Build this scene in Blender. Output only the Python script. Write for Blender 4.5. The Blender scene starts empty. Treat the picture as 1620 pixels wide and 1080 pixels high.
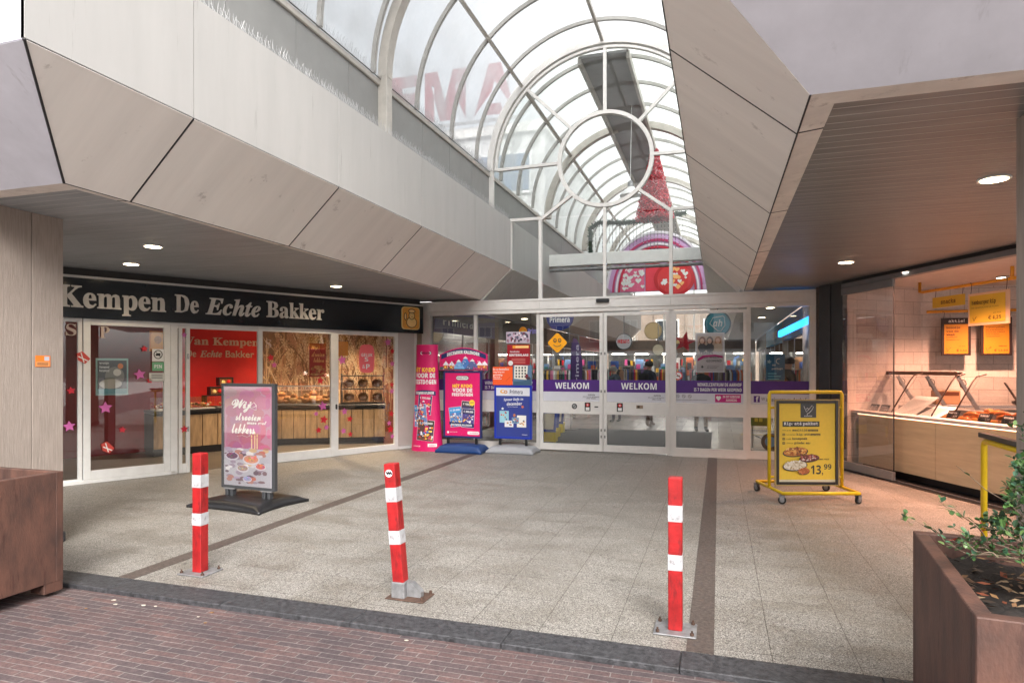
import bpy, math, random
from mathutils import Vector, Matrix
random.seed(7)
PI = math.pi
sc = bpy.context.scene
COL = sc.collection

# ------------------------------------------------------------------ camera
cd = bpy.data.cameras.new('camera'); cam = bpy.data.objects.new('camera', cd); COL.objects.link(cam)
cam.location = (0, 0, 1.6); cam.rotation_euler = (PI/2, 0, math.radians(17.808))
cd.sensor_width = 36; cd.lens = 22.62; cd.shift_y = 0.0247; cd.clip_end = 1000; cd.clip_start = .05
sc.camera = cam
# ------------------------------------------------------------------ sky, sun, exposure
SUN_EL, SUN_AZ = math.radians(38), math.radians(155)      # azimuth of the sun measured from +Y towards +X
w = bpy.data.worlds.new('World'); sc.world = w; w.use_nodes = True
nt = w.node_tree; bg = nt.nodes['Background']
sky = nt.nodes.new('ShaderNodeTexSky'); sky.sky_type = 'NISHITA'; sky.sun_disc = False
sky.sun_elevation = SUN_EL; sky.sun_rotation = SUN_AZ; sky.dust_density = 4; sky.air_density = 1.2
hs = nt.nodes.new('ShaderNodeHueSaturation'); hs.inputs['Saturation'].default_value = 0.16
hs.inputs['Value'].default_value = 1.0
nt.links.new(sky.outputs[0], hs.inputs['Color']); nt.links.new(hs.outputs[0], bg.inputs[0])
bg.inputs[1].default_value = 0.15
ld = bpy.data.lights.new('sun', 'SUN'); ld.energy = 1.5; ld.angle = math.radians(30); ld.color = (1, .95, .88)
lo = bpy.data.objects.new('sun', ld); COL.objects.link(lo)
sd = Vector((math.sin(SUN_AZ)*math.cos(SUN_EL), math.cos(SUN_AZ)*math.cos(SUN_EL), math.sin(SUN_EL)))
lo.rotation_euler = sd.to_track_quat('Z', 'Y').to_euler(); lo.location = (0, -10, 30)
sc.view_settings.view_transform = 'Standard'; sc.view_settings.look = 'None'
sc.view_settings.exposure = 1.50; sc.view_settings.gamma = 1.0
sc.render.engine = 'CYCLES'
cy = sc.cycles
cy.use_denoising = True; cy.max_bounces = 7; cy.diffuse_bounces = 4; cy.glossy_bounces = 4
cy.transparent_max_bounces = 16; cy.transmission_bounces = 4; cy.sample_clamp_indirect = 6
cy.caustics_reflective = False; cy.caustics_refractive = False

# ------------------------------------------------------------------ materials
def sc2l(c):
    return tuple(((x/255)/12.92 if x/255 <= .04045 else (((x/255)+.055)/1.055)**2.4) for x in c)
MATS = {}
def mat(name, col, rough=.6, metal=0, var=.12, scale=6, bump=0, bscale=60, emit=0, coord='Object', spec=.5, stretch=None, col2=None, ecol=None, dirt=0, dscale=2.5, dstretch=None, dlo=.60, dcol=(.45, .42, .40)):
    """procedural material: base colour broken up by two noises, optional fine bump"""
    if name in MATS: return MATS[name]
    m = bpy.data.materials.new(name); m.use_nodes = True; n = m.node_tree; L = n.links
    b = n.nodes['Principled BSDF']
    tc = n.nodes.new('ShaderNodeTexCoord'); mp = n.nodes.new('ShaderNodeMapping')
    L.new(tc.outputs[coord], mp.inputs[0])
    if stretch: mp.inputs['Scale'].default_value = stretch
    nz = n.nodes.new('ShaderNodeTexNoise'); nz.inputs['Scale'].default_value = scale; nz.inputs['Detail'].default_value = 6
    nz.inputs['Roughness'].default_value = .62
    L.new(mp.outputs[0], nz.inputs['Vector'])
    r = n.nodes.new('ShaderNodeValToRGB')
    r.color_ramp.elements[0].position = .3; r.color_ramp.elements[1].position = .72
    c2 = col2 or tuple(x*(1-var) for x in col); c1 = tuple(min(1, x*(1+var*.4)) for x in col)
    r.color_ramp.elements[0].color = (*c2, 1); r.color_ramp.elements[1].color = (*c1, 1)
    L.new(nz.outputs['Fac'], r.inputs[0]); L.new(r.outputs[0], b.inputs['Base Color'])
    if dirt:
        m2 = n.nodes.new('ShaderNodeMapping'); L.new(tc.outputs[coord], m2.inputs[0]); m2.inputs['Scale'].default_value = dstretch or (1, 1, 1); m2.inputs['Location'].default_value = (3.3, 1.7, 5.1)
        dn = n.nodes.new('ShaderNodeTexNoise'); dn.inputs['Scale'].default_value = dscale; dn.inputs['Detail'].default_value = 5; dn.inputs['Roughness'].default_value = .7; L.new(m2.outputs[0], dn.inputs['Vector'])
        dr = n.nodes.new('ShaderNodeMapRange'); dr.inputs[1].default_value = dlo; dr.inputs[2].default_value = dlo+.10; dr.inputs[4].default_value = dirt; L.new(dn.outputs['Fac'], dr.inputs[0])
        dm = n.nodes.new('ShaderNodeMix'); dm.data_type = 'RGBA'; dm.blend_type = 'MULTIPLY'; dm.inputs[7].default_value = (*dcol, 1)
        L.new(dr.outputs[0], dm.inputs[0]); L.new(r.outputs[0], dm.inputs[6]); L.new(dm.outputs[2], b.inputs['Base Color'])
    b.inputs['Roughness'].default_value = rough; b.inputs['Metallic'].default_value = metal
    b.inputs['Specular IOR Level'].default_value = spec
    if bump:
        z = n.nodes.new('ShaderNodeTexNoise'); z.inputs['Scale'].default_value = bscale; z.inputs['Detail'].default_value = 3
        L.new(mp.outputs[0], z.inputs['Vector'])
        bp = n.nodes.new('ShaderNodeBump'); bp.inputs['Strength'].default_value = bump; bp.inputs['Distance'].default_value = .01
        L.new(z.outputs['Fac'], bp.inputs['Height']); L.new(bp.outputs[0], b.inputs['Normal'])
    if emit:
        b.inputs['Emission Color'].default_value = (*(ecol or col), 1); b.inputs['Emission Strength'].default_value = emit
    MATS[name] = m
    return m
def flat(r, g, b_, rough=.45):
    return mat('print %d %d %d' % (r, g, b_), sc2l((r, g, b_)), rough, var=.05, scale=30)
def glass(name, tint=(1, 1, 1), ior=1.5, refl=2.8, haze=0, hazecol=(.85, .86, .88), rough=0.0, dirt=0):
    m = bpy.data.materials.new(name); m.use_nodes = True; n = m.node_tree; L = n.links
    n.nodes.remove(n.nodes['Principled BSDF']); out = n.nodes['Material Output']
    tr = n.nodes.new('ShaderNodeBsdfTransparent'); tr.inputs[0].default_value = (*tint, 1)
    gl = n.nodes.new('ShaderNodeBsdfGlossy'); gl.inputs['Roughness'].default_value = rough
    base = tr
    if haze:
        tl = n.nodes.new('ShaderNodeBsdfTranslucent'); tl.inputs[0].default_value = (*hazecol, 1)
        df = n.nodes.new('ShaderNodeBsdfDiffuse'); df.inputs[0].default_value = (*hazecol, 1)
        a = n.nodes.new('ShaderNodeMixShader'); a.inputs[0].default_value = .2
        L.new(tl.outputs[0], a.inputs[1]); L.new(df.outputs[0], a.inputs[2])
        mx = n.nodes.new('ShaderNodeMixShader')
        L.new(tr.outputs[0], mx.inputs[1]); L.new(a.outputs[0], mx.inputs[2])
        if dirt:
            tc = n.nodes.new('ShaderNodeTexCoord'); nz = n.nodes.new('ShaderNodeTexNoise'); nz.inputs['Scale'].default_value = 1.6
            nz.inputs['Detail'].default_value = 8
            mr = n.nodes.new('ShaderNodeMapRange'); mr.inputs[1].default_value = .35; mr.inputs[2].default_value = .7
            mr.inputs[3].default_value = haze-dirt; mr.inputs[4].default_value = min(1, haze+dirt)
            L.new(tc.outputs['Object'], nz.inputs['Vector']); L.new(nz.outputs['Fac'], mr.inputs[0]); L.new(mr.outputs[0], mx.inputs[0])
        else: mx.inputs[0].default_value = haze
        base = mx
    fr = n.nodes.new('ShaderNodeFresnel'); fr.inputs[0].default_value = ior
    ge = n.nodes.new('ShaderNodeNewGeometry')
    inv = n.nodes.new('ShaderNodeMath'); inv.operation = 'SUBTRACT'; inv.inputs[0].default_value = 1
    L.new(ge.outputs['Backfacing'], inv.inputs[1])
    mu = n.nodes.new('ShaderNodeMath'); mu.operation = 'MULTIPLY'
    L.new(fr.outputs[0], mu.inputs[0]); L.new(inv.outputs[0], mu.inputs[1])
    dbl = n.nodes.new('ShaderNodeMath'); dbl.operation = 'MULTIPLY'; dbl.use_clamp = True; dbl.inputs[1].default_value = refl
    L.new(mu.outputs[0], dbl.inputs[0])
    f = n.nodes.new('ShaderNodeMixShader'); L.new(dbl.outputs[0], f.inputs[0]); L.new(base.outputs[0], f.inputs[1]); L.new(gl.outputs[0], f.inputs[2])
    L.new(f.outputs[0], out.inputs[0])
    return m
GLASS = glass('clear glass', (.96, .97, .965), refl=4.0)
GLASS_A = glass('arch glass', (.96, .97, .965), refl=1.0)
VGLASS = glass('vault glazing', (.80, .82, .83), haze=.72, dirt=.16, hazecol=(.60, .61, .61))
VGLASS_IN = glass('inner vault glazing', (.95, .97, .98), haze=.80, dirt=.16, hazecol=(.60, .625, .60))
FROST = glass('frosted film', haze=.75, hazecol=(.8, .8, .84))

def paving_mat():
    m = bpy.data.materials.new('exposed aggregate tiles'); m.use_nodes = True; n = m.node_tree; L = n.links; b = n.nodes['Principled BSDF']
    tc = n.nodes.new('ShaderNodeTexCoord')
    fine = n.nodes.new('ShaderNodeTexVoronoi'); fine.inputs['Scale'].default_value = 200
    fn = n.nodes.new('ShaderNodeTexNoise'); fn.inputs['Scale'].default_value = 95; fn.inputs['Detail'].default_value = 8; fn.inputs['Roughness'].default_value = .8
    big = n.nodes.new('ShaderNodeTexNoise'); big.inputs['Scale'].default_value = 1.1; big.inputs['Detail'].default_value = 7; big.inputs['Roughness'].default_value = .65
    mp = n.nodes.new('ShaderNodeMapping'); mp.inputs['Scale'].default_value = (1.6, 2.4, 1)
    L.new(tc.outputs['Object'], mp.inputs[0]); L.new(mp.outputs[0], big.inputs['Vector'])
    for x in (fine, fn): L.new(tc.outputs['Object'], x.inputs['Vector'])
    r = n.nodes.new('ShaderNodeValToRGB'); e = r.color_ramp.elements
    e[0].position = .0; e[0].color = (.05, .046, .041, 1); e[1].position = 1; e[1].color = (.50, .475, .44, 1)
    x = e.new(.3); x.color = (.175, .164, .149, 1); x = e.new(.62); x.color = (.285, .269, .246, 1)
    add = n.nodes.new('ShaderNodeMix'); add.data_type = 'RGBA'; add.inputs[0].default_value = .5
    L.new(fine.outputs['Color'], add.inputs[6]); L.new(fn.outputs['Fac'], add.inputs[7])
    bw = n.nodes.new('ShaderNodeRGBToBW'); L.new(add.outputs[2], bw.inputs[0])
    mr = n.nodes.new('ShaderNodeMapRange'); mr.inputs[1].default_value = .3; mr.inputs[2].default_value = .74
    L.new(bw.outputs[0], mr.inputs[0]); L.new(mr.outputs[0], r.inputs[0])
    # large grime
    r2 = n.nodes.new('ShaderNodeValToRGB'); r2.color_ramp.elements[0].position = .36; r2.color_ramp.elements[1].position = .56
    r2.color_ramp.elements[0].color = (.77, .75, .72, 1); r2.color_ramp.elements[1].color = (1, 1, 1, 1)
    L.new(big.outputs['Fac'], r2.inputs[0])
    m1 = n.nodes.new('ShaderNodeMix'); m1.data_type = 'RGBA'; m1.blend_type = 'MULTIPLY'; m1.inputs[0].default_value = 1
    L.new(r.outputs[0], m1.inputs[6]); L.new(r2.outputs[0], m1.inputs[7])
    # joints every 0.45 m across, 0.45 m along
    br = n.nodes.new('ShaderNodeTexBrick'); br.offset = 0; br.inputs['Scale'].default_value = 1
    br.inputs['Mortar Size'].default_value = .0022; br.inputs['Brick Width'].default_value = .44; br.inputs['Row Height'].default_value = .44
    br.inputs['Color1'].default_value = (1, 1, 1, 1); br.inputs['Color2'].default_value = (.965, .96, .95, 1); br.inputs['Mortar'].default_value = (.32, .30, .28, 1)
    mq = n.nodes.new('ShaderNodeMapping'); mq.inputs['Location'].default_value = (.16, .12, 0)
    L.new(tc.outputs['Object'], mq.inputs[0]); L.new(mq.outputs[0], br.inputs['Vector'])
    m2 = n.nodes.new('ShaderNodeMix'); m2.data_type = 'RGBA'; m2.blend_type = 'MULTIPLY'; m2.inputs[0].default_value = 1
    L.new(m1.outputs[2], m2.inputs[6]); L.new(br.outputs['Color'], m2.inputs[7])
    gv = n.nodes.new('ShaderNodeTexVoronoi'); gv.inputs['Scale'].default_value = 2.6; L.new(tc.outputs['Object'], gv.inputs['Vector'])
    gr = n.nodes.new('ShaderNodeMapRange'); gr.inputs[1].default_value = .035; gr.inputs[2].default_value = .06; gr.inputs[3].default_value = .55; gr.inputs[4].default_value = 1; L.new(gv.outputs['Distance'], gr.inputs[0])
    m3 = n.nodes.new('ShaderNodeMix'); m3.data_type = 'RGBA'; m3.blend_type = 'MULTIPLY'; m3.inputs[0].default_value = 1
    L.new(m2.outputs[2], m3.inputs[6]); L.new(gr.outputs[0], m3.inputs[7]); L.new(m3.outputs[2], b.inputs['Base Color'])
    b.inputs['Roughness'].default_value = .62
    rr = n.nodes.new('ShaderNodeMapRange'); rr.inputs[1].default_value = .3; rr.inputs[2].default_value = .7; rr.inputs[3].default_value = .42; rr.inputs[4].default_value = .72
    L.new(big.outputs['Fac'], rr.inputs[0]); L.new(rr.outputs[0], b.inputs['Roughness'])
    bp = n.nodes.new('ShaderNodeBump'); bp.inputs['Strength'].default_value = .25; bp.inputs['Distance'].default_value = .004
    L.new(bw.outputs[0], bp.inputs['Height']); L.new(bp.outputs[0], b.inputs['Normal'])
    return m
def brick_mat(name, c1, c2, cm, bw_, rh, ms, axes=None, bump=.6, grime=True, rough=.75):
    m = bpy.data.materials.new(name); m.use_nodes = True; n = m.node_tree; L = n.links; b = n.nodes['Principled BSDF']
    tc = n.nodes.new('ShaderNodeTexCoord'); mp = n.nodes.new('ShaderNodeMapping'); L.new(tc.outputs['Object'], mp.inputs[0])
    if axes: mp.inputs['Rotation'].default_value = axes
    # slight waviness of the laid rows
    nz = n.nodes.new('ShaderNodeTexNoise'); nz.inputs['Scale'].default_value = 2.2; nz.inputs['Detail'].default_value = 3
    L.new(mp.outputs[0], nz.inputs['Vector'])
    vm = n.nodes.new('ShaderNodeVectorMath'); vm.operation = 'MULTIPLY_ADD'
    vm.inputs[1].default_value = (.022, .022, 0) if grime else (0, 0, 0); L.new(nz.outputs['Color'], vm.inputs[0]); L.new(mp.outputs[0], vm.inputs[2])
    br = n.nodes.new('ShaderNodeTexBrick'); br.inputs['Scale'].default_value = 1; br.inputs['Bias'].default_value = -.1
    br.inputs['Brick Width'].default_value = bw_; br.inputs['Row Height'].default_value = rh; br.inputs['Mortar Size'].default_value = ms
    br.inputs['Mortar Smooth'].default_value = .3
    br.inputs['Color1'].default_value = (*c1, 1); br.inputs['Color2'].default_value = (*c2, 1); br.inputs['Mortar'].default_value = (*cm, 1)
    L.new(vm.outputs[0], br.inputs['Vector'])
    g = n.nodes.new('ShaderNodeTexNoise'); g.inputs['Scale'].default_value = 1.3; g.inputs['Detail'].default_value = 9; g.inputs['Roughness'].default_value = .7
    L.new(mp.outputs[0], g.inputs['Vector'])
    r = n.nodes.new('ShaderNodeValToRGB'); r.color_ramp.elements[0].position = .35; r.color_ramp.elements[1].position = .65
    r.color_ramp.elements[0].color = (.62, .62, .66, 1) if grime else (.85, .85, .85, 1); r.color_ramp.elements[1].color = (1.15, 1.1, 1.08, 1)
    L.new(g.outputs['Fac'], r.inputs[0])
    f = n.nodes.new('ShaderNodeTexNoise'); f.inputs['Scale'].default_value = 38; f.inputs['Detail'].default_value = 8; f.inputs['Roughness'].default_value = .85
    L.new(mp.outputs[0], f.inputs['Vector'])
    r3 = n.nodes.new('ShaderNodeValToRGB'); r3.color_ramp.elements[0].position = .3; r3.color_ramp.elements[1].position = .7
    r3.color_ramp.elements[0].color = (.42, .42, .44, 1) if grime else (.8, .8, .8, 1); r3.color_ramp.elements[1].color = (1.6, 1.55, 1.5, 1) if grime else (1.1, 1.1, 1.1, 1); L.new(f.outputs['Fac'], r3.inputs[0])
    m1 = n.nodes.new('ShaderNodeMix'); m1.data_type = 'RGBA'; m1.blend_type = 'MULTIPLY'; m1.inputs[0].default_value = 1
    L.new(br.outputs['Color'], m1.inputs[6]); L.new(r.outputs[0], m1.inputs[7])
    m2 = n.nodes.new('ShaderNodeMix'); m2.data_type = 'RGBA'; m2.blend_type = 'MULTIPLY'; m2.inputs[0].default_value = 1
    L.new(m1.outputs[2], m2.inputs[6]); L.new(r3.outputs[0], m2.inputs[7]); L.new(m2.outputs[2], b.inputs['Base Color'])
    b.inputs['Roughness'].default_value = rough
    bp = n.nodes.new('ShaderNodeBump'); bp.inputs['Strength'].default_value = bump; bp.inputs['Distance'].default_value = .006; bp.invert = True
    ad = n.nodes.new('ShaderNodeMath'); ad.operation = 'MULTIPLY_ADD'; ad.inputs[1].default_value = -.5
    L.new(f.outputs['Fac'], ad.inputs[0]); L.new(br.outputs['Fac'], ad.inputs[2])
    L.new(ad.outputs[0], bp.inputs['Height']); L.new(bp.outputs[0], b.inputs['Normal'])
    return m
PAV = paving_mat()
BRICKS = brick_mat('purple clinker paving', (.088, .068, .072), (.142, .088, .083), (.20, .185, .178), .215, .053, .0036)
TILES_F = brick_mat('mall floor tiles', (.34, .32, .295), (.29, .28, .26), (.2, .19, .18), .6, .6, .004, bump=.1, grime=False, rough=.25)
WTILE = brick_mat('white wall tiles', (.72, .70, .68), (.66, .64, .62), (.36, .34, .33), .40, .205, .004, axes=(-PI/2, 0, 0), bump=.15, grime=False, rough=.25)
HOUSE_B = brick_mat('house brick', (.36, .17, .11), (.42, .23, .16), (.4, .37, .33), .21, .065, .01, axes=(-PI/2, 0, 0), bump=.2, grime=False)
HOUSE_C = brick_mat('brown house brick', (.20, .13, .09), (.26, .18, .13), (.4, .37, .33), .21, .065, .01, axes=(-PI/2, 0, 0), bump=.2, grime=False)

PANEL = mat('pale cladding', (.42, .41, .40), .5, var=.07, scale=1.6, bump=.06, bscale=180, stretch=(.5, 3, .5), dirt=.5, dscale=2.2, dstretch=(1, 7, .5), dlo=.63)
PANEL2 = mat('slanted cladding', (.84, .795, .75), .5, var=.09, scale=1.8, bump=.06, bscale=180, stretch=(.3, 2.5, .3), dirt=.75, dscale=3.4, dlo=.64)  # same cladding, colour lightened to make up for little light under the slope
PANELF = mat('sky tinted front cladding', (.54, .53, .585), .7, var=.13, scale=3.0, bump=.08, bscale=260, dirt=.35, dscale=3, dstretch=(3, 1, .7), dlo=.60)  # same cladding again, the lavender of the sky light mixed into its colour
GREYB = mat('grey metal band', (.25, .25, .245), .5, var=.10, scale=3)
TRIM = mat('soffit trim', (.80, .74, .68), .55, var=.18, scale=5, dirt=.6, dscale=5, dlo=.58)
SEAL = mat('black seal', (.02, .018, .02), .6)
SLAT_L = mat('grey ceiling slats', (.33, .345, .36), .42, var=.25, scale=3, stretch=(.4, 3, 1))
SLAT_R = mat('brown grey ceiling slats', (.225, .22, .215), .42, var=.25, scale=3, stretch=(.4, 3, 1))
ALU = mat('white coated frame', (.72, .70, .675), .4, var=.08, scale=8)
ALUW = mat('bright white frame', (.78, .78, .77), .38, var=.08, scale=8)
RIB = mat('vault steel', (.48, .45, .41), .45, var=.15, scale=8)
RIBG = mat('grey vault steel', (.36, .35, .33), .45, var=.15, scale=8)
STEEL = mat('brushed aluminium', (.42, .42, .43), .35, metal=.7, var=.12, scale=10, stretch=(1, 1, 8))
DARKM = mat('dark grey metal', (.045, .047, .052), .45, var=.2, scale=5)
NAVY = mat('navy sign board', (.008, .013, .020), .13, var=.3, scale=4)
BLACK = mat('black plastic', (.012, .012, .014), .38, var=.35, scale=12)
RUBBER = mat('rubber', (.02, .02, .02), .8)
KERB = mat('bluestone kerb', (.062, .062, .068), .6, var=.55, scale=26, bump=.5, bscale=120, col2=(.012, .012, .014))
BAND = mat('dark brown paving band', (.10, .078, .068), .6, var=.5, scale=40, bump=.3, bscale=150)
PILLAR = mat('board marked pillar', (.36, .30, .26), .75, var=.26, scale=7, bump=.4, bscale=30, stretch=(12, 12, .6))
CORTEN = mat('weathered steel', (.115, .052, .036), .62, var=.5, scale=5, bump=.25, bscale=60, stretch=(1.6, 1.6, .7), col2=(.050, .027, .022), dirt=.7, dscale=9, dstretch=(2, 2, .35), dlo=.56, dcol=(.5, .42, .45))
SLATGAP = mat('slat joint strip', (.55, .54, .52), .5)
RED = mat('red bollard paint', (.36, .012, .014), .45, var=.4, scale=9, bump=.2, bscale=40, dirt=.7, dscale=18, dstretch=(1, 1, .3), dlo=.53, dcol=(.42, .9, .9))
WHITEP = mat('white bollard band', (.44, .44, .46), .5, var=.25, scale=14, bump=.1, dirt=.7, dscale=26, dlo=.56, dcol=(.42, .36, .34))
GALV = mat('galvanised steel', (.30, .30, .31), .5, metal=.5, var=.4, scale=14, bump=.2)
RUSTY = mat('rusty bolt', (.09, .05, .035), .8, var=.5, scale=30)
YEL = mat('yellow tube paint', (.72, .50, .01), .35, var=.12, scale=12)
ORANGE = mat('amber tube paint', (.75, .34, .02), .35, var=.12, scale=12)
LAMPW = mat('lamp glow', (1, .86, .62), .5, emit=9, ecol=(1, .80, .52))
LAMPC = mat('cool lamp glow', (1, .95, .85), .5, emit=7, ecol=(1, .93, .8))
BIRCH = mat('birch plywood', (.80, .60, .40), .42, var=.14, scale=3, stretch=(.7, .7, 7), col2=(.70, .50, .31))
OAK = mat('oak planks', (.50, .34, .19), .55, var=.4, scale=4, stretch=(5, 5, .8))
REDW = mat('red shop wall', (.62, .012, .012), .5, var=.12)
DARKRED = mat('dark red shop wall', (.20, .014, .020), .55, var=.2)
DARKWALL = mat('dark interior', (.035, .033, .034), .6, var=.3)
INTW = mat('interior plaster', (.55, .53, .50), .6, var=.1)
SHOPFL = mat('dark shop floor', (.12, .105, .09), .35, var=.3, scale=4)
PURPLE = mat('purple banner', sc2l((74, 30, 120)), .4, var=.1)
WHITE = mat('white print', (.80, .80, .80), .5, var=.04)
SKIN = mat('skin', (.50, .27, .19), .5, var=.1)

# ------------------------------------------------------------------ mesh builder
STY = {'sb': (0x1D5D4, 0x1D7EC), 'rb': (0x1D400, 0x1D7CE), 'ri': (0x1D468, None), 'mo': (0x1D670, 0x1D7F6), 'sc': (0x1D4D0, None), 'sbi': (0x1D63C, None), 'n': (None, None), 'cond': (0x1D5D4, 0x1D7EC)}
_tc = {}
TSC = bpy.data.scenes.new('typesetting')      # scratch scene, removed at the end
_c = bpy.data.curves.new('t', 'FONT'); _c.resolution_u = 2; _c.align_x = 'CENTER'; TOB = bpy.data.objects.new('t', _c); TSC.collection.objects.link(TOB)
def glyphs(s, style, fat=0):
    k = (s, style, fat)
    if k in _tc: return _tc[k]
    bs, db = STY[style]; t = ''
    for ch in s:
        if bs and 'A' <= ch <= 'Z': t += chr(bs+ord(ch)-65)
        elif bs and 'a' <= ch <= 'z': t += chr(bs+26+ord(ch)-97)
        elif db and '0' <= ch <= '9': t += chr(db+ord(ch)-48)
        else: t += ch
    c = TOB.data; c.body = t; c.offset = fat
    vl = TSC.view_layers[0]; TOB.update_tag(); vl.update(); dg = vl.depsgraph
    m = bpy.data.meshes.new_from_object(TOB.evaluated_get(dg))
    v = [(p.co.x, p.co.y) for p in m.vertices]; f = [tuple(p.vertices) for p in m.polygons]
    bpy.data.meshes.remove(m)
    xs = [a for a, b in v] or [0, 1]; ys = [b for a, b in v] or [0, 1]
    _tc[k] = (v, f, min(xs), min(ys), max(xs), max(ys)); return _tc[k]

class MB:
    def __init__(s, T=None): s.v = []; s.f = []; s.mi = []; s.ms = []; s.T = T; s.sm = []
    def m(s, mt):
        if mt not in s.ms: s.ms.append(mt)
        return s.ms.index(mt)
    def add(s, vs, fs, mt, smooth=False):
        b = len(s.v); k = s.m(mt)
        if s.T is not None: vs = [s.T @ Vector(p) for p in vs]
        s.v += [tuple(p) for p in vs]
        for f in fs: s.f.append(tuple(b+i for i in f)); s.mi.append(k); s.sm.append(smooth)
        return s
    def box(s, x0, y0, z0, x1, y1, z1, mt):
        x0, x1 = min(x0, x1), max(x0, x1); y0, y1 = min(y0, y1), max(y0, y1); z0, z1 = min(z0, z1), max(z0, z1)
        return s.add([(x0, y0, z0), (x1, y0, z0), (x1, y1, z0), (x0, y1, z0), (x0, y0, z1), (x1, y0, z1), (x1, y1, z1), (x0, y1, z1)],
                     [(0, 3, 2, 1), (4, 5, 6, 7), (0, 1, 5, 4), (1, 2, 6, 5), (2, 3, 7, 6), (3, 0, 4, 7)], mt)
    def bbox(s, x0, y0, z0, x1, y1, z1, mt, b=.004):
        """box with chamfered edges (all 12)"""
        x0, x1 = min(x0, x1), max(x0, x1); y0, y1 = min(y0, y1), max(y0, y1); z0, z1 = min(z0, z1), max(z0, z1)
        b = min(b, (x1-x0)*.45, (y1-y0)*.45, (z1-z0)*.45)
        def ring(z, d): return [(x0+b+(-b if d == 'x' else 0)*0, 0, z)]
        vs = []
        for z, i in ((z0, b), (z0+b, 0), (z1-b, 0), (z1, b)):
            X0, X1, Y0, Y1 = x0+i, x1-i, y0+i, y1-i; c = b if i == 0 else b*.3
            vs += [(X0+c, Y0, z), (X1-c, Y0, z), (X1, Y0+c, z), (X1, Y1-c, z), (X1-c, Y1, z), (X0+c, Y1, z), (X0, Y1-c, z), (X0, Y0+c, z)]
        fs = [tuple(reversed(range(8))), tuple(range(24, 32))]
        for r in range(3):
            for j in range(8): fs.append((r*8+j, r*8+(j+1) % 8, (r+1)*8+(j+1) % 8, (r+1)*8+j))
        return s.add(vs, fs, mt)
    def poly(s, pts, mt): return s.add(pts, [tuple(range(len(pts)))], mt)
    def slab(s, pts, n, mt):
        """polygon extruded by vector n"""
        k = len(pts); n = Vector(n); q = [Vector(p) for p in pts]; vs = q+[p+n for p in q]
        fs = [tuple(range(k)), tuple(reversed(range(k, 2*k)))]+[(i, i+k, (i+1) % k+k, (i+1) % k) for i in range(k)]
        return s.add(vs, fs, mt)
    def rod(s, p, q, r, mt, n=10, r2=None, cap=True):
        p = Vector(p); q = Vector(q); d = (q-p).normalized(); a = d.orthogonal().normalized(); b = d.cross(a); r2 = r if r2 is None else r2
        vs = [p+(a*math.cos(2*PI*i/n)+b*math.sin(2*PI*i/n))*r for i in range(n)]+[q+(a*math.cos(2*PI*i/n)+b*math.sin(2*PI*i/n))*r2 for i in range(n)]
        fs = [(i, (i+1) % n, n+(i+1) % n, n+i) for i in range(n)]
        s.add(vs, fs, mt, True)
        if cap: s.add(vs[:n], [tuple(reversed(range(n)))], mt); s.add(vs[n:], [tuple(range(n))], mt)
        return s
    def tube(s, pts, rr, mt, n=8, closed=False):
        P = [Vector(p) for p in pts]; k = len(P); vs = []; prev = None
        for i, p in enumerate(P):
            if closed: t = P[(i+1) % k]-P[i-1]
            else: t = P[min(i+1, k-1)]-P[max(i-1, 0)]
            t.normalize()
            a = (prev-t*prev.dot(t)).normalized() if prev is not None and (prev-t*prev.dot(t)).length > 1e-4 else t.orthogonal().normalized()
            prev = a; b = t.cross(a); r = rr[i] if isinstance(rr, (list, tuple)) else rr
            vs += [p+(a*math.cos(2*PI*j/n)+b*math.sin(2*PI*j/n))*r for j in range(n)]
        fs = []
        for i in range(k if closed else k-1):
            o = i*n; o2 = ((i+1) % k)*n
            fs += [(o+j, o+(j+1) % n, o2+(j+1) % n, o2+j) for j in range(n)]
        if not closed: fs += [tuple(reversed(range(n))), tuple(range((k-1)*n, k*n))]
        return s.add(vs, fs, mt, True)
    def lathe(s, c, prof, mt, n=24, sx=1, sy=1):
        """profile (r, z) turned about a vertical axis through c"""
        vs = []; 
        for r, z in prof: vs += [(c[0]+sx*r*math.cos(2*PI*j/n), c[1]+sy*r*math.sin(2*PI*j/n), c[2]+z) for j in range(n)]
        fs = []
        for i in range(len(prof)-1): fs += [(i*n+j, i*n+(j+1) % n, (i+1)*n+(j+1) % n, (i+1)*n+j) for j in range(n)]
        s.add(vs, fs, mt, True)
        s.add(vs[:n], [tuple(reversed(range(n)))], mt); s.add(vs[-n:], [tuple(range(n))], mt); return s
    def disc(s, x, z, rx, rz, y, mt, n=24, rot=0, th=0):
        pts = []
        for i in range(n):
            a = 2*PI*i/n; u, v = rx*math.cos(a), rz*math.sin(a)
            pts.append((x+u*math.cos(rot)-v*math.sin(rot), y, z+u*math.sin(rot)+v*math.cos(rot)))
        return s.slab(pts, (0, th, 0), mt) if th else s.poly(pts, mt)
    def rect(s, x0, z0, x1, z1, y, mt): return s.poly([(x0, y, z0), (x1, y, z0), (x1, y, z1), (x0, y, z1)], mt)
    def star(s, x, z, r, y, mt, rot=0, th=.002, k=.5, n=5):
        pts = [(x+(r if i % 2 == 0 else r*k)*math.sin(rot+PI*i/n), y, z+(r if i % 2 == 0 else r*k)*math.cos(rot+PI*i/n)) for i in range(2*n)]
        c = (x, y, z); 
        for yy in (y, y+th): s.add([(x, yy, z)]+[(p[0], yy, p[2]) for p in pts], [(0, 1+i, 1+(i+1) % (2*n)) for i in range(2*n)], mt)
        s.add(pts+[(p[0], y+th, p[2]) for p in pts], [(i, (i+1) % (2*n), 2*n+(i+1) % (2*n), 2*n+i) for i in range(2*n)], mt); return s
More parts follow.
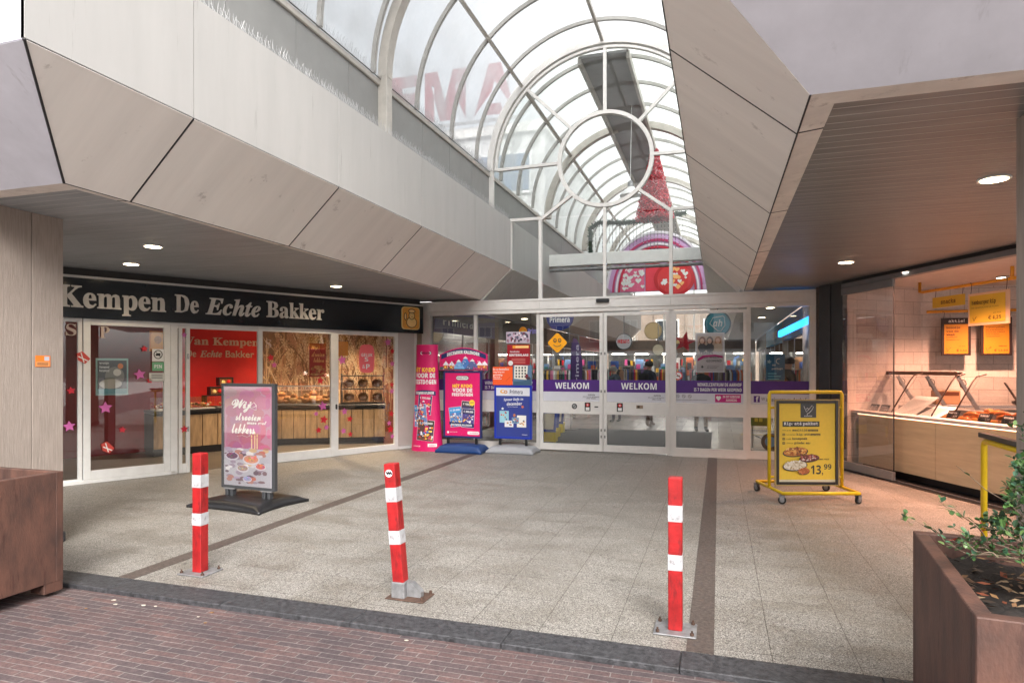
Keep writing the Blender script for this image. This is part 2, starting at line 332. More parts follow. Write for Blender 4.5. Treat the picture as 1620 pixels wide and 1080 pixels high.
    def text(s, t, x0, z0, x1, z1, y, mt, st='sb', rot=0, fat=0, keep=False, map=None, wave=None):
        v, f, a, b, c, d = glyphs(t, st, fat)
        sx = (x1-x0)/max(c-a, 1e-6); sz = (z1-z0)/max(d-b, 1e-6)
        if keep: sx = sz = min(sx, sz)
        cx, cz = (x0+x1)/2, (z0+z1)/2; mx, mz = (a+c)/2, (b+d)/2; R = []
        for p, q in v:
            u, ww = (p-mx)*sx, (q-mz)*sz
            if wave: ww += wave*(1-(2*u/(x1-x0))**2)
            R.append((cx+u*math.cos(rot)-ww*math.sin(rot), y, cz+u*math.sin(rot)+ww*math.cos(rot)))
        if map: R = [map(p) for p in R]
        return s.add(R, f, mt)
    def build(s, name, parent=None, label=None, cat=None, group=None, kind=None):
        me = bpy.data.meshes.new(name); me.from_pydata(s.v, [], s.f); me.update()
        for mt in s.ms: me.materials.append(mt)
        me.polygons.foreach_set('material_index', s.mi); me.polygons.foreach_set('use_smooth', s.sm)
        o = bpy.data.objects.new(name, me); COL.objects.link(o)
        if parent: o.parent = parent
        return tag(o, label, cat, group, kind)
def tag(o, label=None, cat=None, group=None, kind=None):
    if label: o['label'] = label
    if cat: o['category'] = cat
    if group: o['group'] = group
    if kind: o['kind'] = kind
    return o
def thing(name, label, cat, loc=(0, 0, 0), rz=0, group=None):
    o = bpy.data.objects.new(name, None); COL.objects.link(o); o.location = loc; o.rotation_euler = (0, 0, rz); o.empty_display_size = .1
    return tag(o, label, cat, group)
def copy_tree(o, parent=None):
    c = o.copy(); COL.objects.link(c); c.parent = parent
    for ch in list(o.children): copy_tree(ch, c)
    return c
def curved_frame(mb, cx, cz, r, w_, y0, y1, a0, a1, mt, n=48):
    """arc bar in the XZ plane, radial width w_, between y0 and y1"""
    P = []
    for i in range(n+1):
        a = a0+(a1-a0)*i/n; c, s_ = math.cos(a), math.sin(a)
        P += [(cx+(r-w_)*c, y0, cz+(r-w_)*s_), (cx+r*c, y0, cz+r*s_), (cx+r*c, y1, cz+r*s_), (cx+(r-w_)*c, y1, cz+(r-w_)*s_)]
    fs = []
    for i in range(n):
        for j in range(4): fs.append((i*4+j, i*4+(j+1) % 4, (i+1)*4+(j+1) % 4, (i+1)*4+j))
    full = abs(abs(a1-a0)-2*PI) < 1e-4
    if not full: fs += [(3, 2, 1, 0), (n*4, n*4+1, n*4+2, n*4+3)]
    mb.add(P, fs, mt)
def bar(mb, x0, z0, x1, z1, w_, y0, y1, mt):
    d = Vector((x1-x0, 0, z1-z0)).normalized(); n = Vector((-d.z, 0, d.x))*w_/2
    a = Vector((x0, y0, z0)); b = Vector((x1, y0, z1))
    mb.slab([a-n, b-n, b+n, a+n], (0, y1-y0, 0), mt)

# ================================================================== GROUND
ZB = -.03
m = MB(); m.poly([(-90, -90, ZB), (90, -90, ZB), (90, 90, ZB), (-90, 90, ZB)], BRICKS); m.build('street', kind='structure')
m = MB(); m.poly([(-60, -60, ZB+.004), (60, -60, ZB+.004), (60, .4, ZB+.004), (-60, .4, ZB+.004)], mat('bounce light paving', (.50, .48, .455), .8, var=.2, scale=3)); m.build('square', kind='structure')  # unseen pale ground, added to bounce light up onto the canopy panels
m = MB(); x = -13.2
while x < 8.5:
    m.bbox(x+.0015, 3.52, -.12, x+.9985, 3.748, .003, KERB, .005); x += 1
m.build('kerb', kind='structure')
m = MB(); m.box(-14, 3.75, -.1, 9, 12.0, 0, PAV); m.build('forecourt', kind='structure')
m = MB(); m.box(-4.355, 3.752, -.02, -4.205, 11.0, .003, BAND); m.box(-.175, 3.752, -.02, -.025, 11.88, .003, BAND); m.build('paving_bands', kind='structure')
m = MB(); m.box(-5.7, 12.0, -.1, 2.4, 60, .001, TILES_F); m.build('mall_floor', kind='structure')
m = MB(); m.slab([(-5.78, 11.66, .004), (-5.78, 16, .004), (-14, 16, .004), (-14, 6, .004), (-8.6, 6.1, .004)], (0, 0, -.08), SHOPFL)
m.slab([(1.90, 11.28, .004), (3.9, 6.8, .004), (9, 6.8, .004), (9, 12.3, .004), (2.5, 12.3, .004)], (0, 0, -.08), SHOPFL); m.build('shop_floor', kind='structure')

# ================================================================== CANOPIES (fascia panels, soffit trims, slatted ceilings)
ZL, ZC, ZT = 2.92, 3.51, 4.45
YS = [3.97, 5.96, 7.97, 9.98, 11.93]
def panel(parent, name, pts, n, mt): MB().slab(pts, n, mt).build(name, parent)
def canopy(side, label):
    root = thing('canopy', label, 'canopy')
    s = -1 if side == 'L' else 1
    xc = -3.85 if side == 'L' else -.28; xl = -4.48 if side == 'L' else .42
    xo = -15. if side == 'L' else 10.
    g = .004; yf, yl = 2.70, 3.42
    # side faces running towards the doors
    ys = [yf]+YS
    for i in range(len(ys)-1):
        a, b = ys[i]+(0 if i == 0 else g), ys[i+1]-g
        al = yl if i == 0 else a
        panel(root, 'fascia_panel', [(xc, a, ZC+.007), (xc, b, ZC+.007), (xc, b, ZT), (xc, a, ZT)], (s*.03, 0, 0), PANEL)
        panel(root, 'slanted_panel', [(xc, a+.006, ZC-.004), (xc, b-.006, ZC-.004), (xl, b-.006, ZL), (xl, al+(.0 if i == 0 else .006), ZL)], (s*.02, 0, .02), PANEL2)
        t = .14
        al2 = yl+.01 if i == 0 else a
        panel(root, 'soffit_trim', [(xl+s*.012, al2, ZL+.004), (xl+s*.012, b-.006, ZL+.004), (xl+s*t, b-.006, ZL+.018), (xl+s*t, (yl+.20) if i == 0 else a, ZL+.018)], (0, 0, .02), TRIM)
    MB().box(xc+s*.034, yf+.1, ZC-.03, xc+s*.06, 11.9, ZT-.02, SEAL).slab([(xc+s*.03, yf+.05, ZC+.01), (xc+s*.03, 11.9, ZC+.01), (xl+s*.03, 11.9, ZL+.03), (xl+s*.03, yl+.06, ZL+.03)], (s*.01, 0, .01), SEAL).build('backing', root)
    for b in YS[:-1]:
        w2 = .0055; q = (-s*.0012, -.0012)
        MB().slab([(xc+q[0], b-w2, ZC-.004+q[1]), (xc+q[0], b+w2, ZC-.004+q[1]), (xl+q[0], b+w2, ZL+q[1]), (xl+q[0], b-w2, ZL+q[1])], (s*.004, 0, .004), SEAL).build('joint_seal', root)
        MB().slab([(xl+s*.012, b-.006, ZL+.0025), (xl+s*.012, b+.006, ZL+.0025), (xl+s*t, b+.006, ZL+.0165), (xl+s*t, b-.006, ZL+.0165)], (0, 0, .004), SEAL).build('joint_seal', root)
    MB().rod((xl+s*.004, yl, ZL), (xl+s*.004, 11.9, ZL), .005, SEAL, 6).build('lip_seal', root)
    MB().box(xc-.004, yf, ZC-.007, xc+.02*s+.0, 11.93, ZC+.005, SEAL).build('crease_joint', root)
    # front faces towards the square
    xs = [xc]; k = 1
    while abs(xs[-1]-xo) > 2.6: xs.append(xc+s*2.9*k); k += 1
    xs.append(xo)
    for i in range(len(xs)-1):
        a, b = xs[i]+(s*.004), xs[i+1]-s*g
        if i: a = xs[i]+s*g
        panel(root, 'fascia_panel', [(a, yf, ZC+.004), (b, yf, ZC+.004), (b, yf, 5.6), (a, yf, 5.6)], (0, .03, 0), PANELF)
        al = xl+s*.004 if i == 0 else a
        panel(root, 'slanted_panel', [(a, yf, ZC-.004), (b, yf, ZC-.004), (b, yl, ZL), (al, yl, ZL)], (0, .02, .02), PANELF)
        al2 = xl+s*.012 if i == 0 else a
        panel(root, 'soffit_trim', [(al2, yl+.012, ZL+.004), (b, yl+.012, ZL+.004), (b, yl+.20, ZL+.018), ((xl+s*.14) if i == 0 else a, yl+.20, ZL+.018)], (0, 0, .02), TRIM)
    MB().box(xl, yf+.036, ZC-.02, xo, yf+.06, 5.55, SEAL).slab([(xl, yf+.05, ZC), (xo, yf+.05, ZC), (xo, yl+.05, ZL+.03), (xl, yl+.05, ZL+.03)], (0, .01, .01), SEAL).build('backing', root)
    # slatted ceiling, slats run parallel with the street
    m = MB(); y = yl+.205; mt = SLAT_L if side == 'L' else SLAT_R
    while y < 12.2:
        m.box(xl+s*.145, y, 2.95, xo, y+.098, 2.965, mt); y += .11
    m.box(xl+s*.15, yl+.21, 2.9512, xo, 12.19, 2.99, SLATGAP)
    m.build('slatted_ceiling', root)
    # dark joint line along the slant edge and the roof above
    if side == 'L': m = MB(); m.rod((xc, yf-.002, ZC), (xl, yl-.002, ZL), .009, SEAL, 6); m.build('corner_joint', root)
    m = MB(); m.box(xc+s*.06, yf+.07, ZT-.05, xo, 11.9, ZT, GREYB); m.build('roof', root)
    # grey upstand under the vault
    xg = xc+s*.45
    m = MB(); y = 2.75
    while y < 11.9:
        y2 = min(y+1.03, 11.93); m.box(xg, y+.004, ZT+.001, xg+s*.04, y2-.004, 5.32, GREYB); y = y2
    m.build('upstand_band', root)
    MB().bbox(xg-s*.03, 2.7, 5.32, xg+s*.10, 11.93, 5.40, RIB, .01).build('base_rail', root)
    return root
canopy('L', 'grey clad canopy with slanted fascia over the bakery front on the left')
canopy('R', 'grey clad canopy with slanted fascia over the snack counter on the right')
# inner bulkheads behind the glass front
def bulkhead(side, label):
    s = -1 if side == 'L' else 1; root = thing('bulkhead', label, 'wall')
    xc = -3.85 if side == 'L' else -.28; xl = -4.48 if side == 'L' else .42; xw = -5.7 if side == 'L' else 1.75
    y = 12.05
    while y < 33.9:
        y2 = y+2
        panel(root, 'fascia_panel', [(xc, y+.004, ZC+.004), (xc, y2-.004, ZC+.004), (xc, y2-.004, ZT), (xc, y+.004, ZT)], (s*.03, 0, 0), PANEL)
        panel(root, 'slanted_panel', [(xc, y+.004, ZC-.004), (xc, y2-.004, ZC-.004), (xl, y2-.004, ZL), (xl, y+.004, ZL)], (s*.02, 0, .02), PANEL2)
        panel(root, 'upstand_band', [(xc+s*.45, y+.004, ZT), (xc+s*.45, y2-.004, ZT), (xc+s*.45, y2-.004, 5.32), (xc+s*.45, y+.004, 5.32)], (s*.04, 0, 0), GREYB)
        y = y2
    m = MB(); m.box(xl, 12.05, ZL+.03, xw-s*.2 if 0 else xw, 34, ZL+.06, INTW); m.build('soffit', root)
    MB().box(xc+s*.05, 12.05, ZT-.06, xc+s*.46, 34, ZT-.02, INTW).build('ledge', root)
    MB().box(xc+s*.42, 12.05, 5.32, xc+s*.55, 34, 5.40, RIB).build('base_rail', root)
    return root
bulkhead('L', 'white and grey inner bulkhead along the left of the arcade behind the glass')
bulkhead('R', 'white and grey inner bulkhead along the right of the arcade behind the glass')

# ================================================================== GLASS BARREL VAULT
CX, CZ, RO = -2.055, 5.44, 2.27
def arc_rib(root, y, w_, d, mt, name='rib', a0=0, a1=PI, r=RO):
    m = MB(); curved_frame(m, CX, CZ, r, d, y-w_/2, y+w_/2, a0, a1, mt, 40); return m.build(name, root)
def glazing(root, y0, y1, mt, r=RO+.01):
    m = MB(); n = 40; P = []
    for i in range(n+1):
        a = PI*i/n; P += [(CX+r*math.cos(a), y0, CZ+r*math.sin(a)), (CX+r*math.cos(a), y1, CZ+r*math.sin(a))]
    m.add(P, [(2*i, 2*i+1, 2*i+3, 2*i+2) for i in range(n)], mt, True); m.build('glazing_panel', root)
def purlin(root, ang, y0, y1, w_=.055, d=.07, mt=None):
    c, s_ = math.cos(ang), math.sin(ang); r1, r0 = RO-.02, RO-.02-d; t = Vector((-s_, 0, c))*w_/2
    a = Vector((CX+r0*c, y0, CZ+r0*s_)); b = Vector((CX+r1*c, y0, CZ+r1*s_))
    MB().slab([a-t, b-t, b+t, a+t], (0, y1-y0, 0), mt or RIB).build('purlin', root)
root = thing('barrel_vault', 'frosted glass barrel vault with steel ribs over the open forecourt', 'glass roof')
ribs = [2.75, 3.85, 5.05, 6.26, 7.45, 8.72, 10.03, 11.2]
for y in ribs: arc_rib(root, y, .05, .06, RIBG)
# heavy rib with posts down to the ledge
m = MB(); curved_frame(m, CX, CZ, RO-.02, .13, 7.58, 7.74, 0, PI, RIB, 48)
m.bbox(CX-RO+.02, 7.58, ZT, CX-RO+.15, 7.74, CZ, RIB, .006); m.bbox(CX+RO-.15, 7.58, ZT, CX+RO-.02, 7.74, CZ, RIB, .006); m.build('heavy_rib', root)
for i in range(len(ribs)-1): glazing(root, ribs[i], ribs[i+1], VGLASS)
glazing(root, 11.2, 11.9, VGLASS)
for a in (PI*.25, PI*.5, PI*.75): purlin(root, a, 2.75, 11.85)
root2 = thing('barrel_vault', 'arcade glass vault with dark ridge panel seen through the arched window', 'glass roof')
y = 12.6; k = 0
while y < 34:
    if k % 4 == 3: m = MB(); curved_frame(m, CX, CZ, RO-.02, .16, y-.09, y+.09, 0, PI, RIB, 40); m.build('heavy_rib', root2)
    else: arc_rib(root2, y, .05, .07, RIBG)
    glazing(root2, y-(.5 if k == 0 else 0), y+1.2, VGLASS_IN); y += 1.2; k += 1
for a in (PI*.25, PI*.75): purlin(root2, a, 12.1, 34, .07, .09)
MB().box(-2.55, 12.15, 7.50, -1.62, 34, 7.56, DARKM if 0 else GREYB).box(-2.58, 12.15, 7.38, -2.52, 34, 7.54, RIB).box(-1.65, 12.15, 7.38, -1.59, 34, 7.54, RIB).build('ridge_panel', root2)

# bird spikes on the ledges
def spikes(name, label, x, z, y0, y1, lean):
    m = MB(); y = y0; m.box(x-.012, y0, z, x+.012, y1, z+.004, STEEL)
    while y < y1:
        for a in (-1, 0, 1):
            L_ = .11*random.uniform(.8, 1.1)
            m.rod((x, y, z), (x+lean*.05+a*.035, y+random.uniform(-.03, .03), z+L_), .0016, STEEL, 3, cap=False)
        y += .045
    m.build(name, None, label, 'bird spikes')
spikes('bird_spikes', 'row of thin bird spikes on the ledge above the white fascia panels', -3.875, ZT+.001, 2.8, 11.85, -.3)
spikes('bird_spikes', 'row of thin bird spikes along the foot of the glass vault', -4.26, 5.401, 2.8, 11.85, .2)

# ================================================================== ENTRANCE FRONT
F0, F1 = 11.90, 12.0
root = thing('entrance_facade', 'white framed glass entrance front with arched window above sliding doors', 'shop entrance', (0, 0, 0))
# header
m = MB()
xs = [-5.60, -3.26, -.82, 1.52]
for a, b in zip(xs, xs[1:]): m.box(a+.002, F0-.05, 2.70, b-.002, F1, 2.86, ALU)
m.box(-5.60, F0-.06, 2.862, 1.55, F1, 2.90, ALU); m.box(-5.60, F0-.035, 2.63, 1.54, F1, 2.695, ALU)
m.build('header', root)
MB().bbox(-2.16, F0-.11, 2.79, -1.92, F0-.052, 2.855, BLACK, .008).build('door_sensor', root)
# arched window frame
m = MB()
curved_frame(m, CX, CZ, RO+.02, .13, F0-.02, F1+.02, 0, PI, ALU, 56)
curved_frame(m, CX, CZ, RO-.14, .045, F0+.01, F1-.01, 0, PI, ALU, 56)
m.build('arch_frame', root)
m = MB(); curved_frame(m, -2.02, 5.47, .90, .07, F0, F1, 0, 2*PI, ALU, 48); m.build('ring_frame', root)
m = MB()
for a in (90, 135, 45, 0, 180, 225, 315, 270):
    c, s_ = math.cos(math.radians(a)), math.sin(math.radians(a)); r1 = RO-.15
    if a in (225, 315): x1, z1 = (-3.26, 4.42) if a == 225 else (-.82, 4.42)
    elif a == 270: x1, z1 = -2.02, 2.90
    else: x1, z1 = -2.02+r1*c*1.0, 5.45+r1*s_
    bar(m, -2.02+.87*c, 5.47+.87*s_, x1, z1, .055, F0+.012, F1-.012, ALU)
m.build('glazing_bars', root)
for x in (-3.26, -.82): MB().box(x-.03, F0+.004, 2.90, x+.03, F1-.004, 4.44, ALU).build('mullion', root)
m = MB()
for x, s_ in ((-3.87, -1), (-.26, 1)):
    m.box(x-.03, F0+.006, 3.50, x+.03, F1-.006, 4.47, ALU)
    bar(m, x, 3.51, x+s_*.60, 2.92, .06, F0+.008, F1-.008, ALU)
    x2 = -3.26 if s_ < 0 else -.82
    m.box(min(x, x2), F0+.010, 4.42, max(x, x2), F1-.010, 4.475, ALU)
    m.build('lower_frame', root); m = MB()
for x, s_ in ((-4.27, -1), (.16, 1)): MB().box(x-.05, F0, 4.46, x+.05, F1, 5.46, ALU).build('arch_post', root)
yg = (F0+F1)/2
m = MB(); pts = [(CX+(RO-.12)*math.cos(PI*i/40), yg, CZ+(RO-.12)*math.sin(PI*i/40)) for i in range(41)]+[(-4.2, yg, 4.46), (-.82, yg, 4.44)]+[(.1, yg, 4.46)]
pts = pts[:41]+[(-4.22, yg, 4.46), (.11, yg, 4.46)]
m.slab(pts, (0, .01, 0), GLASS_A); m.build('arch_pane', root)
for a, b in ((-3.84, -3.29), (-3.23, -2.05), (-1.99, -.85), (-.79, -.29)): MB().box(a, yg, 2.92, b, yg+.01, 4.43, GLASS_A).build('pane', root)
MB().slab([(-3.85, yg, 3.49), (-3.85, yg, 2.92), (-4.43, yg, 2.92)], (0, .01, 0), GLASS).build('pane', root)
MB().slab([(-.28, yg, 3.49), (-.28, yg, 2.92), (.32, yg, 2.92)], (0, .01, 0), GLASS).build('pane', root)
# frame uprights
MB().box(-5.74, F0-.02, 0, -5.56, F1, 2.90, ALU).build('end_post', root)
MB().box(1.46, F0-.02, 0, 1.56, F1, 2.90, ALU).build('end_post', root)
for x in (-4.59, -3.30, -.82, .50): MB().box(x-.03, F0, 0, x+.03, F1-.01, 2.63, ALU).build('mullion', root)
def band(m, x0, x1, y, zr=True):
    m.rect(x0, 1.13, x1, 1.355, y, PURPLE); m.rect(x0, .955, x1, 1.13, y, FROST_P)
FROST_P = mat('white film', (.60, .60, .66), .45, var=.05)
def fixed(x0, x1, low=True):
    r = MB().box(x0, yg, .14, x1, yg+.008, 2.62, GLASS).build('fixed_pane', root)
    m = MB(); band(m, x0, x1, yg-.004); m.build('banner', r)
    MB().box(x0, F0+.03, .72, x1, F1-.02, .95, ALU).build('rail', r)
    MB().box(x0, F0+.03, .0, x1, F1-.02, .14, ALU).build('bottom_rail', r)
    return r
f1 = fixed(-5.56, -4.62); f2 = fixed(-4.56, -3.33); f6 = fixed(.53, 1.46)
m = MB(); m.text('WINKELCENTRUM DE AARHOF', -4.4, 1.255, -3.42, 1.315, yg-.008, WHITE); m.text('IS 7 DAGEN PER WEEK GEOPEND', -4.4, 1.165, -3.42, 1.225, yg-.008, WHITE); m.build('lettering', f2)
def door(x0, x1, y0=F0-.03, y1=F0+.035):
    d = MB()
    e = .062
    d.box(x0, y0, .03, x0+e, y1, 2.60, ALU); d.box(x1-e, y0, .03, x1, y1, 2.60, ALU)
    d.box(x0+e, y0+.002, .03, x1-e, y1-.002, .15, ALU); d.box(x0+e, y0+.002, 2.545, x1-e, y1-.002, 2.60, ALU); d.box(x0+e, y0+.002, .72, x1-e, y1-.002, .95, ALU)
    o = d.build('sliding_door', root)
    ym = (y0+y1)/2
    MB().box(x0+e, ym, .95, x1-e, ym+.008, 2.545, GLASS).build('upper_pane', o)
    MB().box(x0+e, ym, .15, x1-e, ym+.008, .72, GLASS).build('lower_pane', o)
    b = MB(); band(b, x0+e, x1-e, ym-.004); b.build('banner', o)
    return o, ym, x0+e, x1-e
d1, ym, a, b = door(-3.255, -2.045)
m = MB(); m.text('WELKOM', -2.96, 1.185, -2.31, 1.305, ym-.008, WHITE, 'sb'); m.text('OPEN', -2.33, 1.065, -2.2, 1.09, ym-.008, BLACK); m.text('Ma t/m zo geopend', -2.42, 1.03, -2.12, 1.05, ym-.008, BLACK); m.text('elke week', -2.36, 1.0, -2.18, 1.02, ym-.008, BLACK); m.build('lettering', d1)
d2, ym, a, b = door(-2.035, -.85)
m = MB(); m.text('WELKOM', -1.71, 1.185, -1.07, 1.305, ym-.008, WHITE, 'sb'); m.text('OPEN', -1.12, 1.065, -1.0, 1.09, ym-.008, BLACK); m.text('Ma t/m zo geopend', -1.22, 1.03, -.94, 1.05, ym-.008, BLACK); m.text('elke week', -1.15, 1.0, -.99, 1.02, ym-.008, BLACK); m.build('lettering', d2)
for d, xx, sg in ((d1, -2.075, 1), (d2, -2.005, -1)):
    for z in (.28, .40, 1.12, 1.82): MB().bbox(xx-.010, F0-.045, z, xx+.010, F0-.031, z+.05, DARKM, .004).build('lock', d)
d3, ym, a, b = door(-.79, .47)
m = MB(); m.text('WINKELCENTRUM DE AARHOF', -.36, 1.255, .38, 1.315, ym-.008, WHITE); m.text('IS 7 DAGEN PER WEEK GEOPEND', -.42, 1.165, .38, 1.225, ym-.008, WHITE)
PINKP = flat(190, 30, 120)
m.rect(-.06, .975, .37, 1.115, ym-.008, PINKP); m.text('IN DIT GEBOUW', .07, 1.055, .35, 1.095, ym-.011, WHITE); m.text('AANWEZIG', .12, .995, .30, 1.035, ym-.011, WHITE)
m.disc(-.02, 1.06, .024, .026, ym-.011, WHITE); m.disc(.015, 1.06, .024, .026, ym-.011, WHITE); m.poly([(-.043, ym-.0115, 1.05), (-.0025, ym-.0115, 1.0), (.038, ym-.0115, 1.05)], WHITE)
for i in range(3):
    c = -.70+i*.105; m.disc(c, 1.075, .03, .03, ym-.008, DARKM, 20); m.disc(c, 1.075, .024, .024, ym-.009, FROST_P, 20); bar(m, c-.018, 1.093, c+.018, 1.057, .006, ym-.010, ym-.0095, DARKM)
m.text('verboden te roken, geen honden, niet fietsen in het centrum', -.74, 1.0, -.2, 1.02, ym-.008, DARKM)
m.build('lettering', d3)
MB().box(-.79, F0-.06, 0, .47, F0+.03, .028, ALU).build('threshold', root)
m = MB(); m.text('inkelcentrum-Aarhof', .78, 1.00, 1.42, 1.075, yg-.008, DARKM, 'n'); m.text('W', .70, 1.012, .765, 1.072, yg-.008, DARKM, 'n')
m.rect(.58, .985, .68, 1.095, yg-.008, PURPLE); m.text('f', .615, .99, .66, 1.085, yg-.011, WHITE, 'sb'); m.build('lettering', f6)
# door stickers
for (x, rd, lab) in ((-2.58, 0, 'round dark sticker on the left sliding door rail'), (-2.33, 1, 'black sticker with red dot on the left sliding door rail'), (-1.73, 1, 'black sticker with red dot on the right sliding door rail')):
    m = MB(); y = F0-.034
    if rd: m.rect(x-.055, .775, x+.055, .935, y, BLACK); m.disc(x, .89, .035, .032, y-.001, flat(200, 40, 40)); m.disc(x, .89, .014, .013, y-.002, WHITE); m.rect(x-.035, .79, x+.035, .845, y-.001, WHITE)
    else: m.disc(x, .86, .052, .052, y, BLACK); m.disc(x, .86, .035, .035, y-.001, flat(150, 150, 150)); bar(m, x-.03, .84, x+.03, .88, .012, y-.002, y-.0015, BLACK)
    m.build('sticker', None, lab, 'sticker')
m = MB(); m.rect(-1.43, .84, -1.31, .90, F0-.034, flat(140, 120, 100)); m.rect(-1.41, .85, -1.37, .89, F0-.035, flat(60, 50, 40)); m.build('sticker', None, 'small torn brown sticker on the right sliding door rail', 'sticker')
m = MB(); m.rect(-2.2, .845, -2.13, .865, F0-.034, BLACK); m.build('sticker', None, 'tiny black sticker strip beside the meeting door stiles', 'sticker')

# ================================================================== PILLARS
def pillar(label, x0, x1, y0, y1):
    root = thing('pillar', label, 'pillar', ((x0+x1)/2, (y0+y1)/2, 0)); cx, cy_ = (x0+x1)/2, (y0+y1)/2
    m = MB(); hx, hy = (x1-x0)/2, (y1-y0)/2; t = .02
    m.box(-hx+t, -hy+t, .0, hx-t, hy-t, 2.955, SEAL)
    for s_ in (-1, 1):
        n = 3; W = (2*hy)/n
        for i in range(n): m.bbox(s_*(hx-t)+(0 if s_ > 0 else -t), -hy+i*W+.003, .10, s_*(hx-t)+(t if s_ > 0 else 0), -hy+(i+1)*W-.003, 2.95, PILLAR, .003)
        W = (2*hx-.044)/n
        for i in range(n): m.bbox(-hx+.022+i*W+.003, s_*(hy-t)+(0 if s_ > 0 else -t), .10, -hx+.022+(i+1)*W-.003, s_*(hy-t)+(t if s_ > 0 else 0), 2.95, PILLAR, .003)
    m.build('cladding', root)
    MB().bbox(-hx-.015, -hy-.015, 0, hx+.015, hy+.015, .095, KERB, .01).build('plinth', root)
pillar('board marked grey brown pillar behind the left planter', -6.6, -5.72, 3.50, 4.36)
pillar('board marked grey pillar at the right edge beside the snack counter', 1.55, 2.3, 3.62, 4.20)
m = MB(MB().T); y = 4.19; x = -5.716
Z0 = 1.60
m.poly([(x, 4.10, Z0), (x, 4.235, Z0), (x, 4.235, Z0+.10), (x, 4.10, Z0+.10)], flat(235, 130, 50))
m.poly([(x+.001, 4.11, Z0+.006), (x+.001, 4.225, Z0+.006), (x+.001, 4.225, Z0+.045), (x+.001, 4.11, Z0+.045)], flat(240, 170, 110))
m.poly([(x+.001, 4.18, Z0+.055), (x+.001, 4.225, Z0+.055), (x+.001, 4.225, Z0+.092), (x+.001, 4.18, Z0+.092)], flat(190, 190, 200))
for q in range(3): m.poly([(x+.002, 4.115, Z0+.012+q*.011), (x+.002, 4.215, Z0+.012+q*.011), (x+.002, 4.215, Z0+.017+q*.011), (x+.002, 4.115, Z0+.017+q*.011)], flat(120, 60, 30))
m.build('sticker', None, 'small square orange notice sticker on the left pillar', 'sticker')

# ================================================================== DOWNLIGHTS
def downlight(x, y, z, label, group, mt=LAMPW, power=0, col=(1, .8, .55), r=.085):
    root = thing('downlight', label, 'ceiling light', (x, y, z), 0, group)
    m = MB(); m.lathe((0, 0, -.012), [(r+.018, .0), (r+.022, .006), (r+.018, .012)], WHITE, 24); m.build('trim_ring', root)
    m = MB(); m.lathe((0, 0, -.016), [(r-.012, 0), (r, .003)], mt, 24); m.build('lens', root)
    if power:
        l = bpy.data.lights.new('lamp', 'SPOT'); l.energy = power; l.color = col; l.spot_size = math.radians(130); l.spot_blend = .8; l.shadow_soft_size = .08
        o = bpy.data.objects.new('lamp', l); COL.objects.link(o); o.parent = root; o.location = (0, 0, -.03)
DG = 'recessed round downlights in the canopy ceilings'
for x, y, p, lab in ((-6.02, 5.62, 25, 'round downlight nearest the slanted fascia, front pair of the left canopy'), (-7.33, 6.5, 25, 'round downlight nearest the bakery sign, front pair of the left canopy'), (-6.08, 9.33, 25, 'round downlight above the wheat mural window of the bakery'),
                     (1.88, 5.45, 40, 'large round downlight nearest the right pillar'), (1.56, 9.2, 30, 'round downlight above the yellow sign trolley')):
    downlight(x, y, 2.95, lab, DG, LAMPW, p)

# ================================================================== BAKERY
BA = math.atan2(.8944, .4472)
BPX, BPY = -8.38, 6.41
bk = thing('bakery_front', 'bakery shopfront with dark navy name board and white framed windows', 'shopfront', (BPX, BPY, 0), BA)
m = MB(); m.bbox(-3.2, -.10, 2.26, 5.97, .02, 2.80, NAVY, .006); sgn = m.build('name_board', bk)
LETT = mat('sign letters', (.62, .59, .55), .5, var=.08)
def raised(parent, items, y, mt, th=.012, name='lettering'):
    m = MB()
    for t, x0, z0, x1, z1, st in items:
        b0 = len(m.v); m.text(t, x0, z0, x1, z1, y-th, mt, st, fat=.012)
        fs = [f for f in m.f if f[0] >= b0]; n = len(m.v)-b0
        # sides so the letters stand proud of the board
        ed = {}
        for f in fs:
            for i in range(len(f)):
                e = (f[i], f[(i+1) % len(f)]); ed[e] = 1
        vs = [(p[0], y, p[2]) for p in m.v[b0:]]; k0 = len(m.v); m.v += vs; mi = m.m(mt)
        for (p, q) in ed:
            if (q, p) not in ed: m.f.append((p, q, q-b0+k0, p-b0+k0)); m.mi.append(mi); m.sm.append(False)
    return m.build(name, parent)
raised(sgn, [('Van', -1.05, 2.40, -.30, 2.70, 'rb'), ('Kempen', -.10, 2.315, 1.22, 2.695, 'rb'), ('De', 1.34, 2.405, 1.68, 2.675, 'rb'), ('Echte', 1.78, 2.40, 2.64, 2.675, 'ri'), ('Bakker', 2.74, 2.41, 3.78, 2.68, 'rb')], -.102, LETT)
GOLD = mat('badge gold', (.85, .40, .06), .4, var=.2, scale=6)
GOLD2 = mat('badge outline', (.95, .68, .26), .4); BROWN = mat('badge brown', (.10, .03, .01), .5)
m = MB(); yb = -.104
def rrect(m, x0, z0, x1, z1, r, y, mt, th=0):
    P = []
    for cx_, cz_, a in ((x1-r, z1-r, 0), (x0+r, z1-r, 90), (x0+r, z0+r, 180), (x1-r, z0+r, 270)):
        for i in range(6): P.append((cx_+r*math.cos(math.radians(a+i*18)), y, cz_+r*math.sin(math.radians(a+i*18))))
    return m.slab(P, (0, th, 0), mt) if th else m.poly(P, mt)
rrect(m, 5.43, 2.33, 5.86, 2.77, .07, yb-.02, GOLD2, .02); rrect(m, 5.445, 2.345, 5.845, 2.755, .06, yb-.022, GOLD)
def disc_ring(m, x, z, rx, rz, y): m.disc(x, z, rx, rz, y, BROWN); m.disc(x, z, rx-.016, rz-.016, y-.001, GOLD2)
